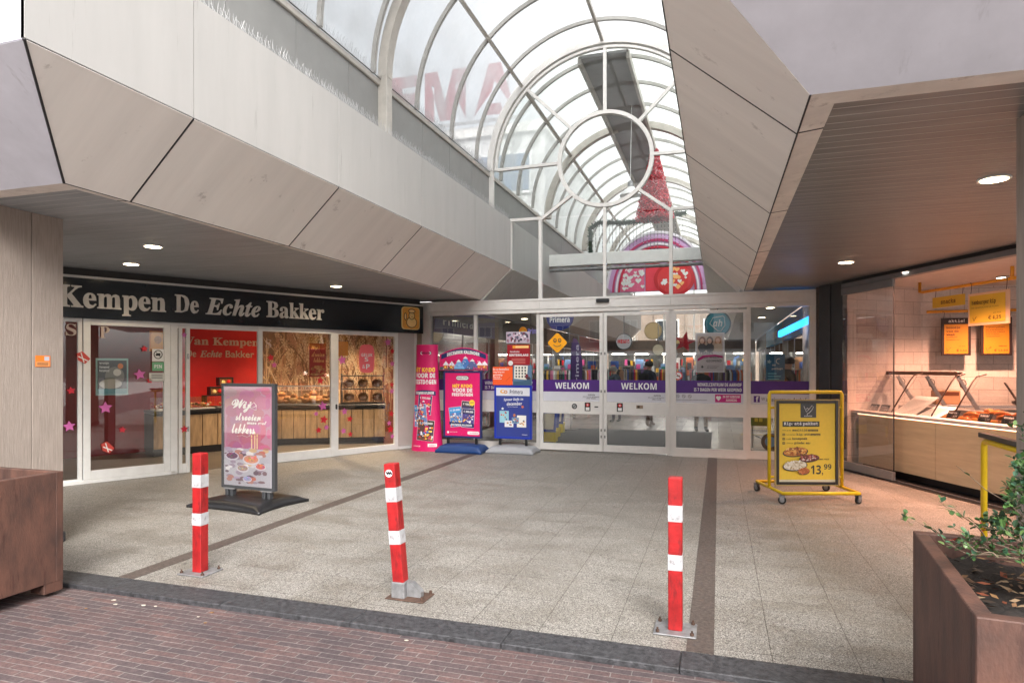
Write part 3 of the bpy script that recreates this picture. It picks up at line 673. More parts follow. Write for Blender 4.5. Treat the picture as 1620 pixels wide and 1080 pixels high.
disc_ring(m, 5.66, 2.47, .13, .11, yb-.024); disc_ring(m, 5.66, 2.60, .075, .08, yb-.027); disc_ring(m, 5.66, 2.69, .085, .045, yb-.030); disc_ring(m, 5.51, 2.58, .035, .075, yb-.025)
m.disc(5.635, 2.62, .008, .008, yb-.033, BROWN, 8); m.disc(5.685, 2.62, .008, .008, yb-.033, BROWN, 8); bar(m, 5.635, 2.575, 5.69, 2.575, .008, yb-.034, yb-.033, BROWN)
m.build('badge', sgn)
MB().box(-3.2, -.06, 2.80, 5.99, .1, 2.84, ALU).build('top_trim', bk)
MB().box(-3.2, .05, 2.26, 6.0, .10, 2.95, DARKWALL).build('board_backing', bk)
def frame(m, x0, z0, x1, z1, e, y0, y1, mt, bot=None):
    bot = bot or e
    m.bbox(x0, y0, z0, x0+e, y1, z1, mt, .003); m.bbox(x1-e, y0, z0, x1, y1, z1, mt, .003)
    m.bbox(x0+e, y0+.002, z1-e, x1-e, y1-.002, z1, mt, .003); m.bbox(x0+e, y0+.002, z0, x1-e, y1-.002, z0+bot, mt, .003)
def win(name, x0, x1, e=.05, bot=.12, y0=-.03, y1=.03, z0=.0, z1=2.26):
    m = MB(); frame(m, x0, z0, x1, z1, e, y0, y1, ALUW, bot); f = m.build(name, bk)
    MB().box(x0+e, (y0+y1)/2, z0+bot, x1-e, (y0+y1)/2+.008, z1-e, GLASS).build('pane', f); return f
win('window', -3.2, .19, .05, .07)
MB().bbox(-3.2, -.05, .0, 1.38, .04, .05, ALUW, .004).build('sill', bk)
win('sliding_door', .20, 1.30, .085, .12, -.045, .015, .052)
MB().bbox(1.302, -.05, 0, 1.40, .05, 2.258, ALUW, .004).build('door_post', bk)
o = win('sliding_door', 1.42, 1.585, .055, .14, -.02, .03)
m = MB()
for z in (.62, 1.72): m.bbox(1.545, -.032, z, 1.568, -.02, z+.08, STEEL, .003)
m.build('handle', o)
o = win('sliding_door', 2.63, 4.03, .075, .155, -.045, .01)
m = MB(); m.bbox(4.045, -.06, .84, 4.075, -.032, .93, DARKM, .006); m.build('handle', o)
win('window', 4.035, 5.41, .075, .11, -.03, .03)
m = MB(); m.box(1.4, -.03, 2.18, 2.63, .03, 2.258, ALUW); m.build('lintel', bk)
CREAM = mat('cream wall panel', (.55, .50, .475), .5, var=.06)
m = MB(); m.box(5.42, -.02, .06, 5.80, .03, 2.26, CREAM); m.box(5.42, -.03, 0, 5.80, .03, .055, ALUW); m.box(5.802, -.03, 0, 5.86, .03, 2.26, ALU); m.build('end_panel', bk)
# interior shell
inn = thing('bakery_room', 'warm lit bakery interior with red back wall behind the windows', 'shop interior', (BPX, BPY, 0), BA)
m = MB(); m.box(2.25, 3.0, 0, 4.05, 3.1, 2.9, REDW); wall = m.build('red_wall', inn)
raised(wall, [('Van Kempen', 2.52, 1.99, 4.0, 2.19, 'rb'), ('De', 2.55, 1.79, 2.74, 1.93, 'rb'), ('Echte', 2.81, 1.79, 3.24, 1.93, 'ri'), ('Bakker', 3.31, 1.79, 3.9, 1.93, 'n')], 2.998, mat('pale wall letters', (.62, .40, .30), .5), .01)
m = MB(); m.box(-6, 3.0, 0, 2.25, 3.1, 2.9, DARKRED); m.build('dark_red_wall', inn)
m = MB(); m.box(-6, .12, 2.62, 8.3, 3.1, 2.68, mat('bakery ceiling', (.20, .17, .15), .6)); m.build('ceiling', inn)
# wheat photo wall: a real flat printed panel, drawn as hundreds of stalks
WH = [mat('wheat print %d' % i, c, .6, var=.3, scale=20) for i, c in enumerate([(.60, .36, .20), (.42, .22, .11), (.72, .50, .31), (.22, .10, .05), (.82, .62, .43), (.55, .28, .18)])]
m = MB(); m.box(4.06, 2.99, 0, 8.3, 3.08, 2.9, mat('wheat print ground', (.26, .13, .065), .6, var=.5, scale=3)); wp = m.build('wheat_wall', inn)
m = MB(); y = 2.985; rr = random.Random(3)
for i in range(330):
    x = rr.uniform(4.0, 8.3); z0 = rr.uniform(.45, 1.6); h = rr.uniform(.5, 1.25); lean = rr.gauss(-.05, .28); mt = rr.choice(WH); wd = rr.uniform(.006, .017)
    pts = []; 
    for k in range(7):
        t = k/6; pts.append((x+lean*t*t*h, z0+h*t*(1-.22*abs(lean)*t)))
    yy = y-.00002*i
    for k in range(6):
        (a, b), (c, d) = pts[k], pts[k+1]; m.poly([(max(4.06, a-wd), yy, b), (max(4.06, a+wd), yy, b), (max(4.06, c+wd), yy, d), (max(4.06, c-wd), yy, d)], mt)
    # ear with kernels and awns
    tx, tz = pts[-1]; dx, dz = tx-pts[-2][0], tz-pts[-2][1]; L_ = math.hypot(dx, dz); dx /= L_; dz /= L_
    if tx < 4.35 or tx > 8.0: continue
    mt2 = rr.choice(WH[:1]+WH[2:3]+WH[4:])
    for k in range(9):
        q = k*.040; s_ = (-1) ** k
        m.disc(tx+dx*q-dz*.022*s_, tz+dz*q+dx*.022*s_, .019, .036, yy-.00001, mt2, 6, rot=math.atan2(dz, dx)-PI/2+s_*.4)
        if k % 4 == 0 and tz < 2.5:
            ax, az = dx-dz*.3*s_, dz+dx*.3*s_; e = rr.uniform(.16, .3)
            m.poly([(tx+dx*q, yy, tz+dz*q), (tx+dx*q+.006, yy, tz+dz*q), (tx+dx*q+ax*e, yy, tz+dz*q+az*e)], mt2)
m.build('wheat_print', wp)
# dado under the mural
GLOWB = mat('display light', (1, .72, .4), .5, emit=6.0, ecol=(1, .62, .30))
def counter(label, loc, rz, L_, D, H, planks, parent=None, grp=None):
    root = thing('shop_counter', label, 'counter', loc, rz)
    m = MB(); m.box(0, .05, .10, L_, D, H-.06, DARKWALL); m.box(.02, .08, .0, L_-.02, D, .10, DARKWALL); m.build('carcass', root)
    m = MB(); n = planks; W = L_/n
    for i in range(n): m.bbox(i*W+.006, .02, .14, (i+1)*W-.006, .05, H-.10, OAK, .004)
    m.build('plank_front', root)
    MB().bbox(-.01, 0, H-.05, L_+.01, D, H, BLACK, .006).build('counter_top', root)
    return root
def bw(s, t, z=0): return (BPX+.4472*s-.8944*t, BPY+.8944*s+.4472*t, z)
counter('wood plank counter below the red bakery wall', bw(1.7, 2.05), BA, 2.2, .55, .82, 8)
cb_rz = BA-math.atan2(1.15, 1.7)
counter('long wood plank counter in front of the wheat photo wall', bw(3.5, 2.48), cb_rz, 2.75, .6, .82, 12)
BREAD = [mat('bread crust %d' % i, c, .55, var=.4, scale=25, bump=.3) for i, c in enumerate([(.42, .17, .05), (.55, .26, .09), (.30, .11, .035), (.62, .36, .16)])]
def loaf(m, x, y, z, a, b, c, mt, n=8, k=5):
    vs = [(x, y, z-c)]; 
    for i in range(1, k):
        ph = -PI/2+PI*i/k
        vs += [(x+a*math.cos(ph)*math.cos(2*PI*j/n), y+b*math.cos(ph)*math.sin(2*PI*j/n), z+c*math.sin(ph)) for j in range(n)]
    vs.append((x, y, z+c)); fs = [(0, 1+(j+1) % n, 1+j) for j in range(n)]
    for i in range(k-2): fs += [(1+i*n+j, 1+i*n+(j+1) % n, 1+(i+1)*n+(j+1) % n, 1+(i+1)*n+j) for j in range(n)]
    e = len(vs)-1; fs += [(e, 1+(k-2)*n+j, 1+(k-2)*n+(j+1) % n) for j in range(n)]
    m.add(vs, fs, mt, True)
cT = Matrix.Translation(bw(3.5, 2.48)) @ Matrix.Rotation(cb_rz, 4, 'Z')
rr = random.Random(5)
# lit pastry display on the long counter
root = thing('pastry_display', 'glass pastry display lit warm on the long bakery counter', 'display case', bw(3.5, 2.48), cb_rz)
MB().box(.05, .1, .824, 1.75, .5, .84, STEEL).build('tray', root)
MB().box(.05, .1, 1.20, 1.75, .5, 1.215, GLASS).box(.05, .08, 1.19, 1.75, .098, 1.22, STEEL).box(.06, .30, 1.185, 1.74, .40, 1.199, GLOWB).build('lamp_shelf', root)
MB().box(.05, .10, .845, 1.75, .106, 1.185, GLASS).build('front_pane', root)
for i in range(26):
    T = cT; x = .12+1.58*(i % 13)/12.5; yy = .2+.17*(i//13); mm = MB()
    s_ = rr.uniform(.055, .085)+(.02 if i > 12 else 0); loaf(mm, 0, 0, s_*.8, s_*1.2, s_, s_*.8, rr.choice(BREAD), 8)
    if rr.random() < .5: loaf(mm, .01, .01, s_*1.9, s_*.8, s_*.8, s_*.6, rr.choice(BREAD), 8)
    col_ = 'golden' if i % 2 else 'brown'
    o = mm.build('pastry', None, '%s pastry number-less roll lying in the lit display on the long bakery counter' % col_ if 0 else '%s pastry lying in the lit glass display on the long bakery counter' % col_, 'pastry', 'pastries in the lit bakery display'); o.location = cT @ Vector((x, yy, .842))
# bagged loaves on a dark rack
root = thing('bread_rack', 'dark bread rack at the right end of the bakery counter', 'shelf rack', bw(3.5, 2.48), cb_rz)
m = MB()
for z in (.83, 1.12, 1.40): m.box(1.85, .12, z, 2.72, .52, z+.02, BLACK)
for x in (1.84, 2.71): m.box(x, .12, .822, x+.02, .52, 1.46, BLACK)
m.build('rack', root)
BAG = glass('clear bag', haze=.12, rough=.1)
for z in (.86, 1.15):
    for i in range(3):
        mm = MB(); loaf(mm, 0, 0, .10, .105, .08, .085, BREAD[i % 4], 12, 7); o = mm.build('bread_loaf', None, 'bagged brown loaf on the %s shelf of the dark bread rack, %s' % ('lower' if z < 1 else 'upper', ('left', 'middle', 'right')[i]), 'bread', 'bagged loaves on the rack')
        m2 = MB(); m2.lathe((0, 0, 0), [(.10, 0), (.118, .05), (.112, .15), (.05, .20), (.012, .215), (.03, .24)], BAG, 14, 1, .8); m2.build('bag', o)
        o.location = cT @ Vector((2.0+i*.29, .3, z)); o.rotation_euler = (0, 0, cb_rz)
# glass boxes of chocolates and small machines by the red wall
cT2 = Matrix.Translation(bw(1.7, 2.05)) @ Matrix.Rotation(BA, 4, 'Z')
for i, x in enumerate((.05, .62, 1.19, 1.70)):
    root = thing('candy_box', 'clear box of wrapped sweets on the counter by the red wall, %s from the left' % ('first', 'second', 'third', 'fourth')[i], 'display box', cT2 @ Vector((x, .08, .823)), BA, 'clear boxes on the bakery counter')
    m = MB(); m.box(0, 0, 0, .46, .3, .012, WHITE); m.build('base', root)
    MB().box(0, 0, .012, .46, .006, .22, GLASS).box(0, .294, .012, .46, .3, .22, GLASS).build('pane', root)
    m = MB(); 
    for k in range(26): loaf(m, rr.uniform(.04, .42), rr.uniform(.04, .26), rr.uniform(.03, .10), .03, .025, .022, rr.choice(BREAD+[REDW, GOLD2, WHITE]), 6, 4)
    m.build('sweets', root, kind='stuff')
for i, (x, z) in enumerate(((1.08, 1.06), (1.42, 1.06), (1.25, 1.24))):
    root = thing('gift_box', 'black box with clear front stacked before the red wall, %s' % ('lower left', 'lower right', 'topmost')[i], 'box', cT2 @ Vector((x, .35, z-.01)), BA, 'black boxes before the red wall')
    m = MB(); frame(m, 0, 0, .28, .165, .02, 0, .15, BLACK); m.build('case', root)
    m = MB(); m.box(.02, .02, .02, .26, .14, .145, BREAD[2]); loaf(m, .09, .015, .07, .04, .02, .04, GOLD2); loaf(m, .19, .015, .08, .04, .02, .04, REDW); m.build('content', root)
m = MB(); 
for z in (.83, 1.04): m.box(1.0, .3, z, 1.9, .55, z+.012, BLACK)
for x in (1.0, 1.888): m.box(x, .3, .823, x+.012, .55, 1.05, BLACK)
o = m.build('display_stand', None, 'low black stand on the counter by the red wall', 'stand'); o.matrix_world = cT2
# dark shelving at the left of the bakery
root = thing('shelf_unit', 'dark shelf unit with red boxes at the left end of the bakery', 'shelf unit', bw(-1.6, 1.6), BA)
m = MB()
for k in range(7): m.box(0, 0, .3+k*.2, 1.5, .5, .32+k*.2, BLACK)
for x in (0, .75, 1.48): m.box(x, 0, 0, x+.02, .5, 1.6, BLACK)
m.build('shelves', root)
m = MB()
for k in range(6):
    for j in range(12): m.box(.03+j*.12, .08, .325+k*.2, .03+j*.12+.08, .4, .325+k*.2+rr.uniform(.07, .14), rr.choice([REDW, DARKRED, BREAD[1], DARKWALL, GOLD, WHITE]))
m.build('goods', root, kind='stuff')
# bakery ceiling lights
for i, (s_, t_, p) in enumerate(((.6, 1.6, 22), (2.6, 1.7, 70), (4.4, 1.3, 190), (5.6, 1.1, 190), (6.4, 2.0, 110))):
    x, yy, _ = bw(s_, t_); downlight(x, yy, 2.62, 'small warm downlight inside the bakery, %s counting from the street' % ('first', 'second', 'third', 'fourth', 'fifth')[i], 'downlights inside the bakery', LAMPW, p, (1, .72, .45), .06)

# stickers on the bakery glass (all flat foil on the outside of the panes)
BT = (BPX, BPY)
PK = mat('pink foil', (.62, .14, .42), .4, var=.1); RD = mat('red foil', (.60, .02, .04), .4, var=.1)
def on_glass(mb, name, label, cat, s_, z, y=-.052, group=None):
    o = mb.build(name, None, label, cat, group); o.location = (BPX+.4472*s_-.8944*y, BPY+.8944*s_+.4472*y, z); o.rotation_euler = (0, 0, BA); return o
SG = 'foil star stickers on the bakery windows'
STARS = [
 ('p', .46, 1.03, .088, -.052, 'large pink star sticker low in the middle of the left sliding door'), ('p', .89, 1.49, .082, -.052, 'large pink star sticker right of the black and white poster'),
 ('r', .67, .61+.1, .05, -.052, 'small red star sticker below the large pink star on the left sliding door'), ('r', 1.02, 1.40, .045, -.052, 'small red star sticker beside the paper notices on the left sliding door'),
 ('r', .95, 1.86, .05, -.052, 'red star sticker high on the left sliding door'),
 ('p', .04, .80, .075, -.04, 'pink star sticker low beside the pillar on the first window'), ('r', .06, 1.28, .055, -.04, 'red star sticker above the pink one beside the pillar'),
 ('r', 1.50, .66, .06, -.03, 'red star sticker on the narrow open door leaf'), ('p', 1.50, 2.08, .045, -.03, 'pink star sticker at the top of the narrow open door leaf'),
 ('r', 2.84, 1.75, .065, -.05, 'red star sticker top left on the wheat mural door'), ('p', 2.90, 1.63, .055, -.05, 'pink star sticker just under the red one, top left on the wheat mural door'),
 ('r', 3.74, 1.36, .07, -.05, 'red star sticker under the small red poster on the wheat mural door'),
 ('p', 3.79, .91, .09, -.05, 'largest pink star sticker, lower right on the wheat mural door'), ('p', 3.66, .78, .05, -.05, 'small pink star sticker left of the largest pink one on the wheat mural door'),
 ('r', 3.81, .67, .08, -.05, 'red star sticker below the largest pink one on the wheat mural door'), ('p', 3.86, .53, .055, -.05, 'lowest pink star sticker on the wheat mural door'), ('r', 3.71, .49, .06, -.05, 'lowest red star sticker on the wheat mural door'),
 ('p', 4.23, .79, .07, -.035, 'upper pink star sticker at the left edge of the last window'), ('r', 4.34, .65, .065, -.035, 'upper red star sticker at the left edge of the last window'),
 ('p', 4.21, .44, .06, -.035, 'lower pink star sticker at the left edge of the last window'), ('r', 4.35, .37, .055, -.035, 'lower red star sticker at the left edge of the last window'),
 ('p', 4.18, 1.72, .09, -.035, 'pale pink star sticker high at the left edge of the last window'),
 ('p', 5.17, 2.07, .08, -.035, 'pink star sticker at the top right corner of the last window'), ('r', 5.27, 1.90, .055, -.035, 'highest red star sticker at the right edge of the last window'), ('p', 5.27, 1.66, .06, -.035, 'pink star sticker second from the top at the right edge of the last window'),
 ('r', 5.26, 1.26, .055, -.035, 'red star sticker halfway up the right edge of the last window'), ('p', 5.26, 1.13, .06, -.035, 'pink star sticker halfway up the right edge of the last window'),
 ('r', 5.25, .70, .065, -.035, 'red star sticker above the low cluster at the right edge of the last window'), ('p', 5.20, .52, .055, -.035, 'upper pink star sticker of the low cluster at the right edge'),
 ('r', 5.23, .40, .08, -.035, 'large red star sticker of the low cluster at the right edge'), ('p', 5.27, .26, .055, -.035, 'lowest pink star sticker of the low cluster at the right edge')]
for c, s_, z, r, y, lab in STARS:
    m = MB(); m.star(0, 0, r, 0, PK if c == 'p' else RD, rr.uniform(-.2, .2)); on_glass(m, 'star_sticker', lab, 'sticker', s_, z, y, SG)
def tagsticker():
    m = MB(); P = [(-.10, 0, -.03), (-.03, 0, .07), (.09, 0, -.02), (.03, 0, -.10)]
    P = [(-.07, 0, .06), (.0, 0, .09), (.09, 0, -.01), (.03, 0, -.08), (-.055, 0, -.03)]
    m.slab(P, (0, .002, 0), flat(200, 70, 60))
    bar(m, -.05, .02, .06, -.04, .014, -.002, -.001, WHITE); bar(m, -.02, .07, .015, -.06, .012, -.0035, -.0025, WHITE); return m
on_glass(tagsticker(), 'gift_sticker', 'red gift sticker with white ribbon low on the left sliding door', 'sticker', .48, .47, -.052)
on_glass(tagsticker(), 'gift_sticker', 'red gift sticker with white ribbon high beside the pillar', 'sticker', .19, 1.72, -.05)
PALE = flat(190, 170, 160)
m = MB(); m.text('S', -.06, -.08, .06, .08, 0, PALE, 'rb'); on_glass(m, 'letter_sticker', 'pale letter S sticker at the top of the window beside the pillar', 'sticker', .06, 2.10, -.04)
m = MB(); m.text('P', -.06, -.08, .06, .08, 0, PALE, 'rb'); on_glass(m, 'letter_sticker', 'pale letter P sticker at the top of the left sliding door', 'sticker', .45, 2.08, -.052)
m = MB(); m.text('S', -.05, -.07, .05, .07, 0, PALE, 'rb'); on_glass(m, 'letter_sticker', 'pale letter S sticker top left on the wheat mural door', 'sticker', 2.80, 1.98, -.05)
m = MB(); m.text('A', -.05, -.07, .05, .07, 0, PALE, 'rb'); on_glass(m, 'letter_sticker', 'dark gift shaped letter sticker top right on the wheat mural door', 'sticker', 3.76, 2.08, -.05)
# belly shaped pink sticker
m = MB(); P = []
for i in range(64):
    a = 2*PI*i/64; sx, sz = math.cos(a), math.sin(a); q = .8/((abs(sx)**4+abs(sz)**4)**.25)+.035*abs(math.sin(a*13)); P.append((sx*q*.20, 0, sz*q*.32))
m.slab(P, (0, .002, 0), flat(235, 110, 120)); m.text('GELUK', -.12, .04, .12, .10, -.002, WHITE, 'sb'); m.text('S', -.05, -.05, .03, .03, -.002, WHITE, 'sb'); m.text('P', -.02, -.19, .06, -.10, -.002, WHITE, 'sb'); m.text('&', -.10, -.18, -.04, -.11, -.002, WHITE, 'sb')
on_glass(m, 'scalloped_sticker', 'scalloped pink sticker with white letters on the last bakery window', 'sticker', 4.70, 1.75, -.035)
# framed poster and notices
m = MB(); m.box(-.20, .0, -.26, .20, .01, .26, flat(150, 190, 190)); m.rect(-.18, -.23, .18, .23, -.002, flat(38, 44, 48))
m.disc(.03, .0, .12, .14, -.004, flat(120, 118, 112)); m.disc(-.02, -.10, .14, .07, -.005, flat(190, 185, 175)); m.disc(.06, .06, .05, .05, -.006, flat(210, 205, 198)); m.disc(.10, .15, .035, .04, -.007, flat(220, 120, 30)); m.rect(-.18, -.24, .18, -.17, -.007, flat(110, 160, 170))
for q, t in enumerate(('Vrolijk', 'Verwend', 'Verzekerd')): m.text(t, -.16, .17-q*.05, -.04, .205-q*.05, -.008, WHITE, 'sb')
on_glass(m, 'framed_poster', 'black and white child poster in a pale frame behind the left sliding door', 'poster', .56, 1.46, .02)
m = MB(); m.box(-.08, 0, 0, .08, .003, .18, flat(225, 225, 225)); m.disc(0, .10, .06, .065, -.002, flat(40, 40, 42)); m.disc(0, .10, .048, .053, -.003, flat(225, 225, 225)); m.poly([(-.035, -.004, .08), (.03, -.004, .08), (.03, -.004, .12), (-.01, -.004, .12), (-.035, -.004, .105)], BLACK); bar(m, -.035, .14, .035, .06, .008, -.006, -.005, BLACK)
m.box(-.08, 0, -.14, .08, .003, -.01, flat(110, 170, 130)); m.text('PIN', -.05, -.10, .05, -.05, -.002, WHITE)
m.box(-.12, 0, -.29, .09, .003, -.17, flat(205, 205, 200))
for q in range(3): m.rect(-.09, -.20-q*.025, .06, -.192-q*.025, -.002, DARKM)
on_glass(m, 'door_notices', 'no dogs and card payment notices on the left sliding door', 'notice', 1.13, 1.68, -.052)
m = MB(); m.box(-.16, 0, -.30, .16, .008, .30, flat(150, 20, 25)); m.text('Wij', -.13, .17, .0, .26, -.002, flat(240, 190, 120), 'sc'); m.text('strooien', -.12, .06, .13, .15, -.002, flat(240, 190, 120), 'sc'); m.text('lekkers', -.08, -.04, .12, .04, -.002, flat(240, 190, 120), 'sc')
for i in range(40): m.disc(rr.uniform(-.13, .13), rr.uniform(-.27, -.10), rr.uniform(.012, .035), rr.uniform(.01, .025), -.002-.0002*i, rr.choice(BREAD), 8)
on_glass(m, 'poster', 'small red poster with script lettering behind the wheat mural door', 'poster', 3.80, 1.72, .15)
m = MB(); m.box(-.11, 0, -.15, .11, .02, .15, flat(215, 130, 30)); rrect(m, -.09, -.13, .09, .13, .03, -.002, flat(240, 170, 70)); m.disc(0, .02, .05, .06, -.004, BREAD[1])
on_glass(m, 'hanging_badge', 'orange bakery badge hanging behind the left sliding door', 'sign', 1.16, 1.98, .06)
m = MB(); m.box(-.11, 0, -.13, .11, .02, .13, flat(225, 140, 40)); on_glass(m, 'hanging_badge', 'orange bakery badge hanging behind the last window', 'sign', 4.25, 1.93, .06)

# ================================================================== SNACK COUNTER (right)
RA = math.atan2(-.9136, .4065); RX, RY = 1.87, 11.23
def rw(s, t, z=0): return (RX+.4065*s+.9136*t, RY-.9136*s+.4065*t, z)
sf = thing('snack_shopfront', 'open snack counter shopfront with glass leaf under a grey header', 'shopfront', (RX, RY, 0), RA)
MB().bbox(-.64, -.02, 0, -.34, .1, 2.95, DARKM, .01).bbox(-.335, .0, 0, -.02, .1, 2.95, DARKM, .01).build('dark_post', sf)
GREYH = mat('grey header profile', (.20, .205, .22), .45, var=.15)
MB().bbox(-.02, -.03, 2.83, 5.2, .08, 2.90, GREYH, .006).box(-.02, .0, 2.90, 5.2, .08, 2.949, BLACK).build('header', sf)
MB().bbox(.0, -.045, 2.72, 1.16, .0, 2.828, GREYH, .004).build('leaf_top_rail', sf)
MB().bbox(.0, -.05, .012, 1.17, .0, .135, STEEL, .004).build('leaf_bottom_rail', sf)
MB().box(.02, -.03, .136, 1.165, -.018, 2.72, glass('glass leaf', (.95, .93, .92), 1.6)).build('glass_leaf', sf)
MB().box(1.163, -.032, .136, 1.169, -.016, 2.72, SEAL).build('leaf_edge', sf)
MB().box(-.02, -.10, .0, 5.2, .26, .006, BLACK).box(-.02, .02, .006, 5.2, .035, .014, STEEL).build('threshold_strip', sf)
rm = thing('snack_room', 'pink lit tiled snack room behind the counter', 'shop interior')
WT2 = brick_mat('white wall tiles side', (.72, .70, .68), (.66, .64, .62), (.36, .34, .33), .40, .205, .004, axes=(-PI/2, 0, 0), bump=.15, grime=False, rough=.25)
MB().box(3.0, 12.2, 0, 9, 12.3, 3.0, WTILE).build('tiled_back_wall', rm)
o = MB().box(0, 0, 0, 1.68, .06, 3.0, WT2).build('tiled_side_wall', rm); o.location = (1.93, 11.27, 0); o.rotation_euler = (0, 0, math.atan2(12.2-11.27, 3.18-1.93)); o.data.flip_normals() if 0 else None
m = MB(); m.slab([(1.80, 11.5, 2.90), (3.1, 8.5, 2.90), (4.1, 6.3, 2.90), (9, 6.3, 2.90), (9, 12.3, 2.90), (2.2, 12.3, 2.90)], (0, 0, .03), mat('pale ceiling', (.62, .58, .55), .6)); m.build('ceiling', rm)
MB().box(8.9, 6.3, 0, 9, 12.2, 2.9, INTW).build('end_wall', rm)
for i, (x, yy) in enumerate(((2.45, 9.95), (2.72, 9.62), (3.1, 8.95), (3.9, 11.0), (4.6, 9.0))):
    downlight(x, yy, 2.89, 'pink warm downlight in the snack room ceiling, %s from the glass leaf' % ('nearest', 'second', 'third', 'fourth', 'farthest')[i], 'downlights in the snack room', LAMPC, (150, 150, 150, 350, 270)[i], (1, .46, .29), .07)
# counter body
ct = thing('snack_counter', 'birch plywood snack counter with pale lit edge', 'counter', (RX, RY, 0), RA)
for a, b in ((.12, .90), (.905, 1.685), (1.69, 2.50), (2.505, 3.30), (3.305, 4.2)): MB().bbox(a, .17, .115, b, .19, .865, BIRCH, .002).build('front_panel', ct)
MB().box(.12, .24, .01, 4.2, .9, .11, BLACK).box(.12, .192, .11, 4.2, .9, .86, DARKWALL).build('carcass', ct)
MB().bbox(-.1, .14, .88, 4.3, .32, .925, mat('pale counter edge', (.72, .60, .56), .4), .006).box(.1, .165, .868, 4.2, .18, .879, mat('edge light', (1, .7, .45), .4, emit=1.6, ecol=(1, .62, .38))).build('counter_edge', ct)
MB().box(-.1, .33, .86, 4.3, 1.0, .875, DARKM).box(-.1, 1.0, .86, 4.3, 1.25, .99, STEEL).build('worktop', ct)
# glass display case
dc = thing('glass_counter_case', 'sloping glass food case with brown top rail on the birch counter', 'display case', (RX, RY, 0), RA)
BRN = mat('dark bronze profile', (.06, .035, .025), .4, var=.2)
MB().bbox(-.28, .86, 1.475, 1.25, .95, 1.53, BRN, .006).build('top_rail', dc)
def slopeglass(x0, x1): return MB().slab([(x0, .33, .93), (x1, .33, .93), (x1, .72, 1.46), (x0, .72, 1.46)], (0, .006, .004), GLASS)
slopeglass(-.25, .62).build('front_glass', dc); slopeglass(.64, 1.40).build('front_glass', dc)
def brace(x, mt=BRN, y0=.34, y1=.84): 
    m = MB(); m.tube([(x, y0, .93), (x, y0+.30, 1.40), (x, y0+.36, 1.47), (x, y1, 1.50)], .010, mt, 6); return m
for x in (.63, 1.41): brace(x).build('brace', dc)
for x in (0.0, .62, 1.2):
    m = MB(); m.slab([(x, 1.18, .99), (x, 1.24, .99), (x, .92, 1.47), (x, .88, 1.45)], (.03, 0, 0), STEEL); m.tube([(x+.015, .98+.05*math.cos(a/8*2*PI), 1.36+.06*math.sin(a/8*2*PI)) for a in range(8)], .007, BRN, 5, True); m.build('hinge_arm', dc)
MB().slab([(-.27, .33, .93), (-.27, .95, .93), (-.27, .90, 1.5), (-.27, .72, 1.47)], (.006, 0, 0), GLASS).build('end_glass', dc)
dc2 = thing('glass_counter_case', 'second clear food case nearer the right pillar', 'display case', (RX, RY, 0), RA)
slopeglass(1.75, 3.4).build('front_glass', dc2); MB().box(1.75, .72, 1.462, 3.4, 1.0, 1.47, GLASS).build('top_glass', dc2)
brace(1.76).build('brace', dc2); MB().slab([(1.95, 1.20, .99), (1.95, 1.24, .99), (1.95, .92, 1.4), (1.95, .90, 1.4)], (.015, 0, 0), BRN).build('back_arm', dc2)
# white trays leaning
m = MB(); m.slab([(.55, .42, .90), (1.0, .42, .90), (1.0, .80, 1.16), (.55, .80, 1.16)], (0, -.004, .006), WHITE); m.build('steel_tray', None, 'white tray leaning left inside the glass case', 'tray', 'white trays in the glass case').matrix_world = Matrix.Translation((RX, RY, 0)) @ Matrix.Rotation(RA, 4, 'Z')
m = MB(); m.slab([(1.03, .40, .885), (1.42, .40, .885), (1.42, .74, 1.04), (1.03, .74, 1.04)], (0, -.004, .006), WHITE); m.build('steel_tray', None, 'white tray leaning right inside the glass case next to the snacks', 'tray', 'white trays in the glass case').matrix_world = Matrix.Translation((RX, RY, 0)) @ Matrix.Rotation(RA, 4, 'Z')
SAUS = [mat('fried snack %d' % i, c, .35, var=.35, scale=20, bump=.2) for i, c in enumerate([(.62, .20, .04), (.72, .28, .06), (.52, .15, .035)])]
TT = Matrix.Translation((RX, RY, 0)) @ Matrix.Rotation(RA, 4, 'Z')
k = 0
for lay in range(4):
    for i in range(18-lay*2):
        x = 1.50+i*.115+lay*.14+rr.uniform(-.02, .02); y = .46+rr.uniform(-.03, .05)+lay*.02; z = .90+lay*.038
        if x > 3.35: continue
        m = MB(); L_ = rr.uniform(.10, .14); a = rr.uniform(-.5, .5); P = []
        for q in range(7):
            t = (q/6-.5)*2; P.append((L_*t*math.cos(a)-.02*t*t, L_*t*math.sin(a), .02*(1-t*t)))
        m.tube(P, [.006, .022, .026, .027, .026, .022, .006], SAUS[k % 3], 7); k += 1
        o = m.build('snack_sausage', None, 'fried orange sausage in the heap behind the black price cards', 'snack', 'fried sausages heaped in the food case'); o.location = TT @ Vector((x, y+rr.choice((0, .13, .24)), z)); o.rotation_euler = (0, 0, RA)
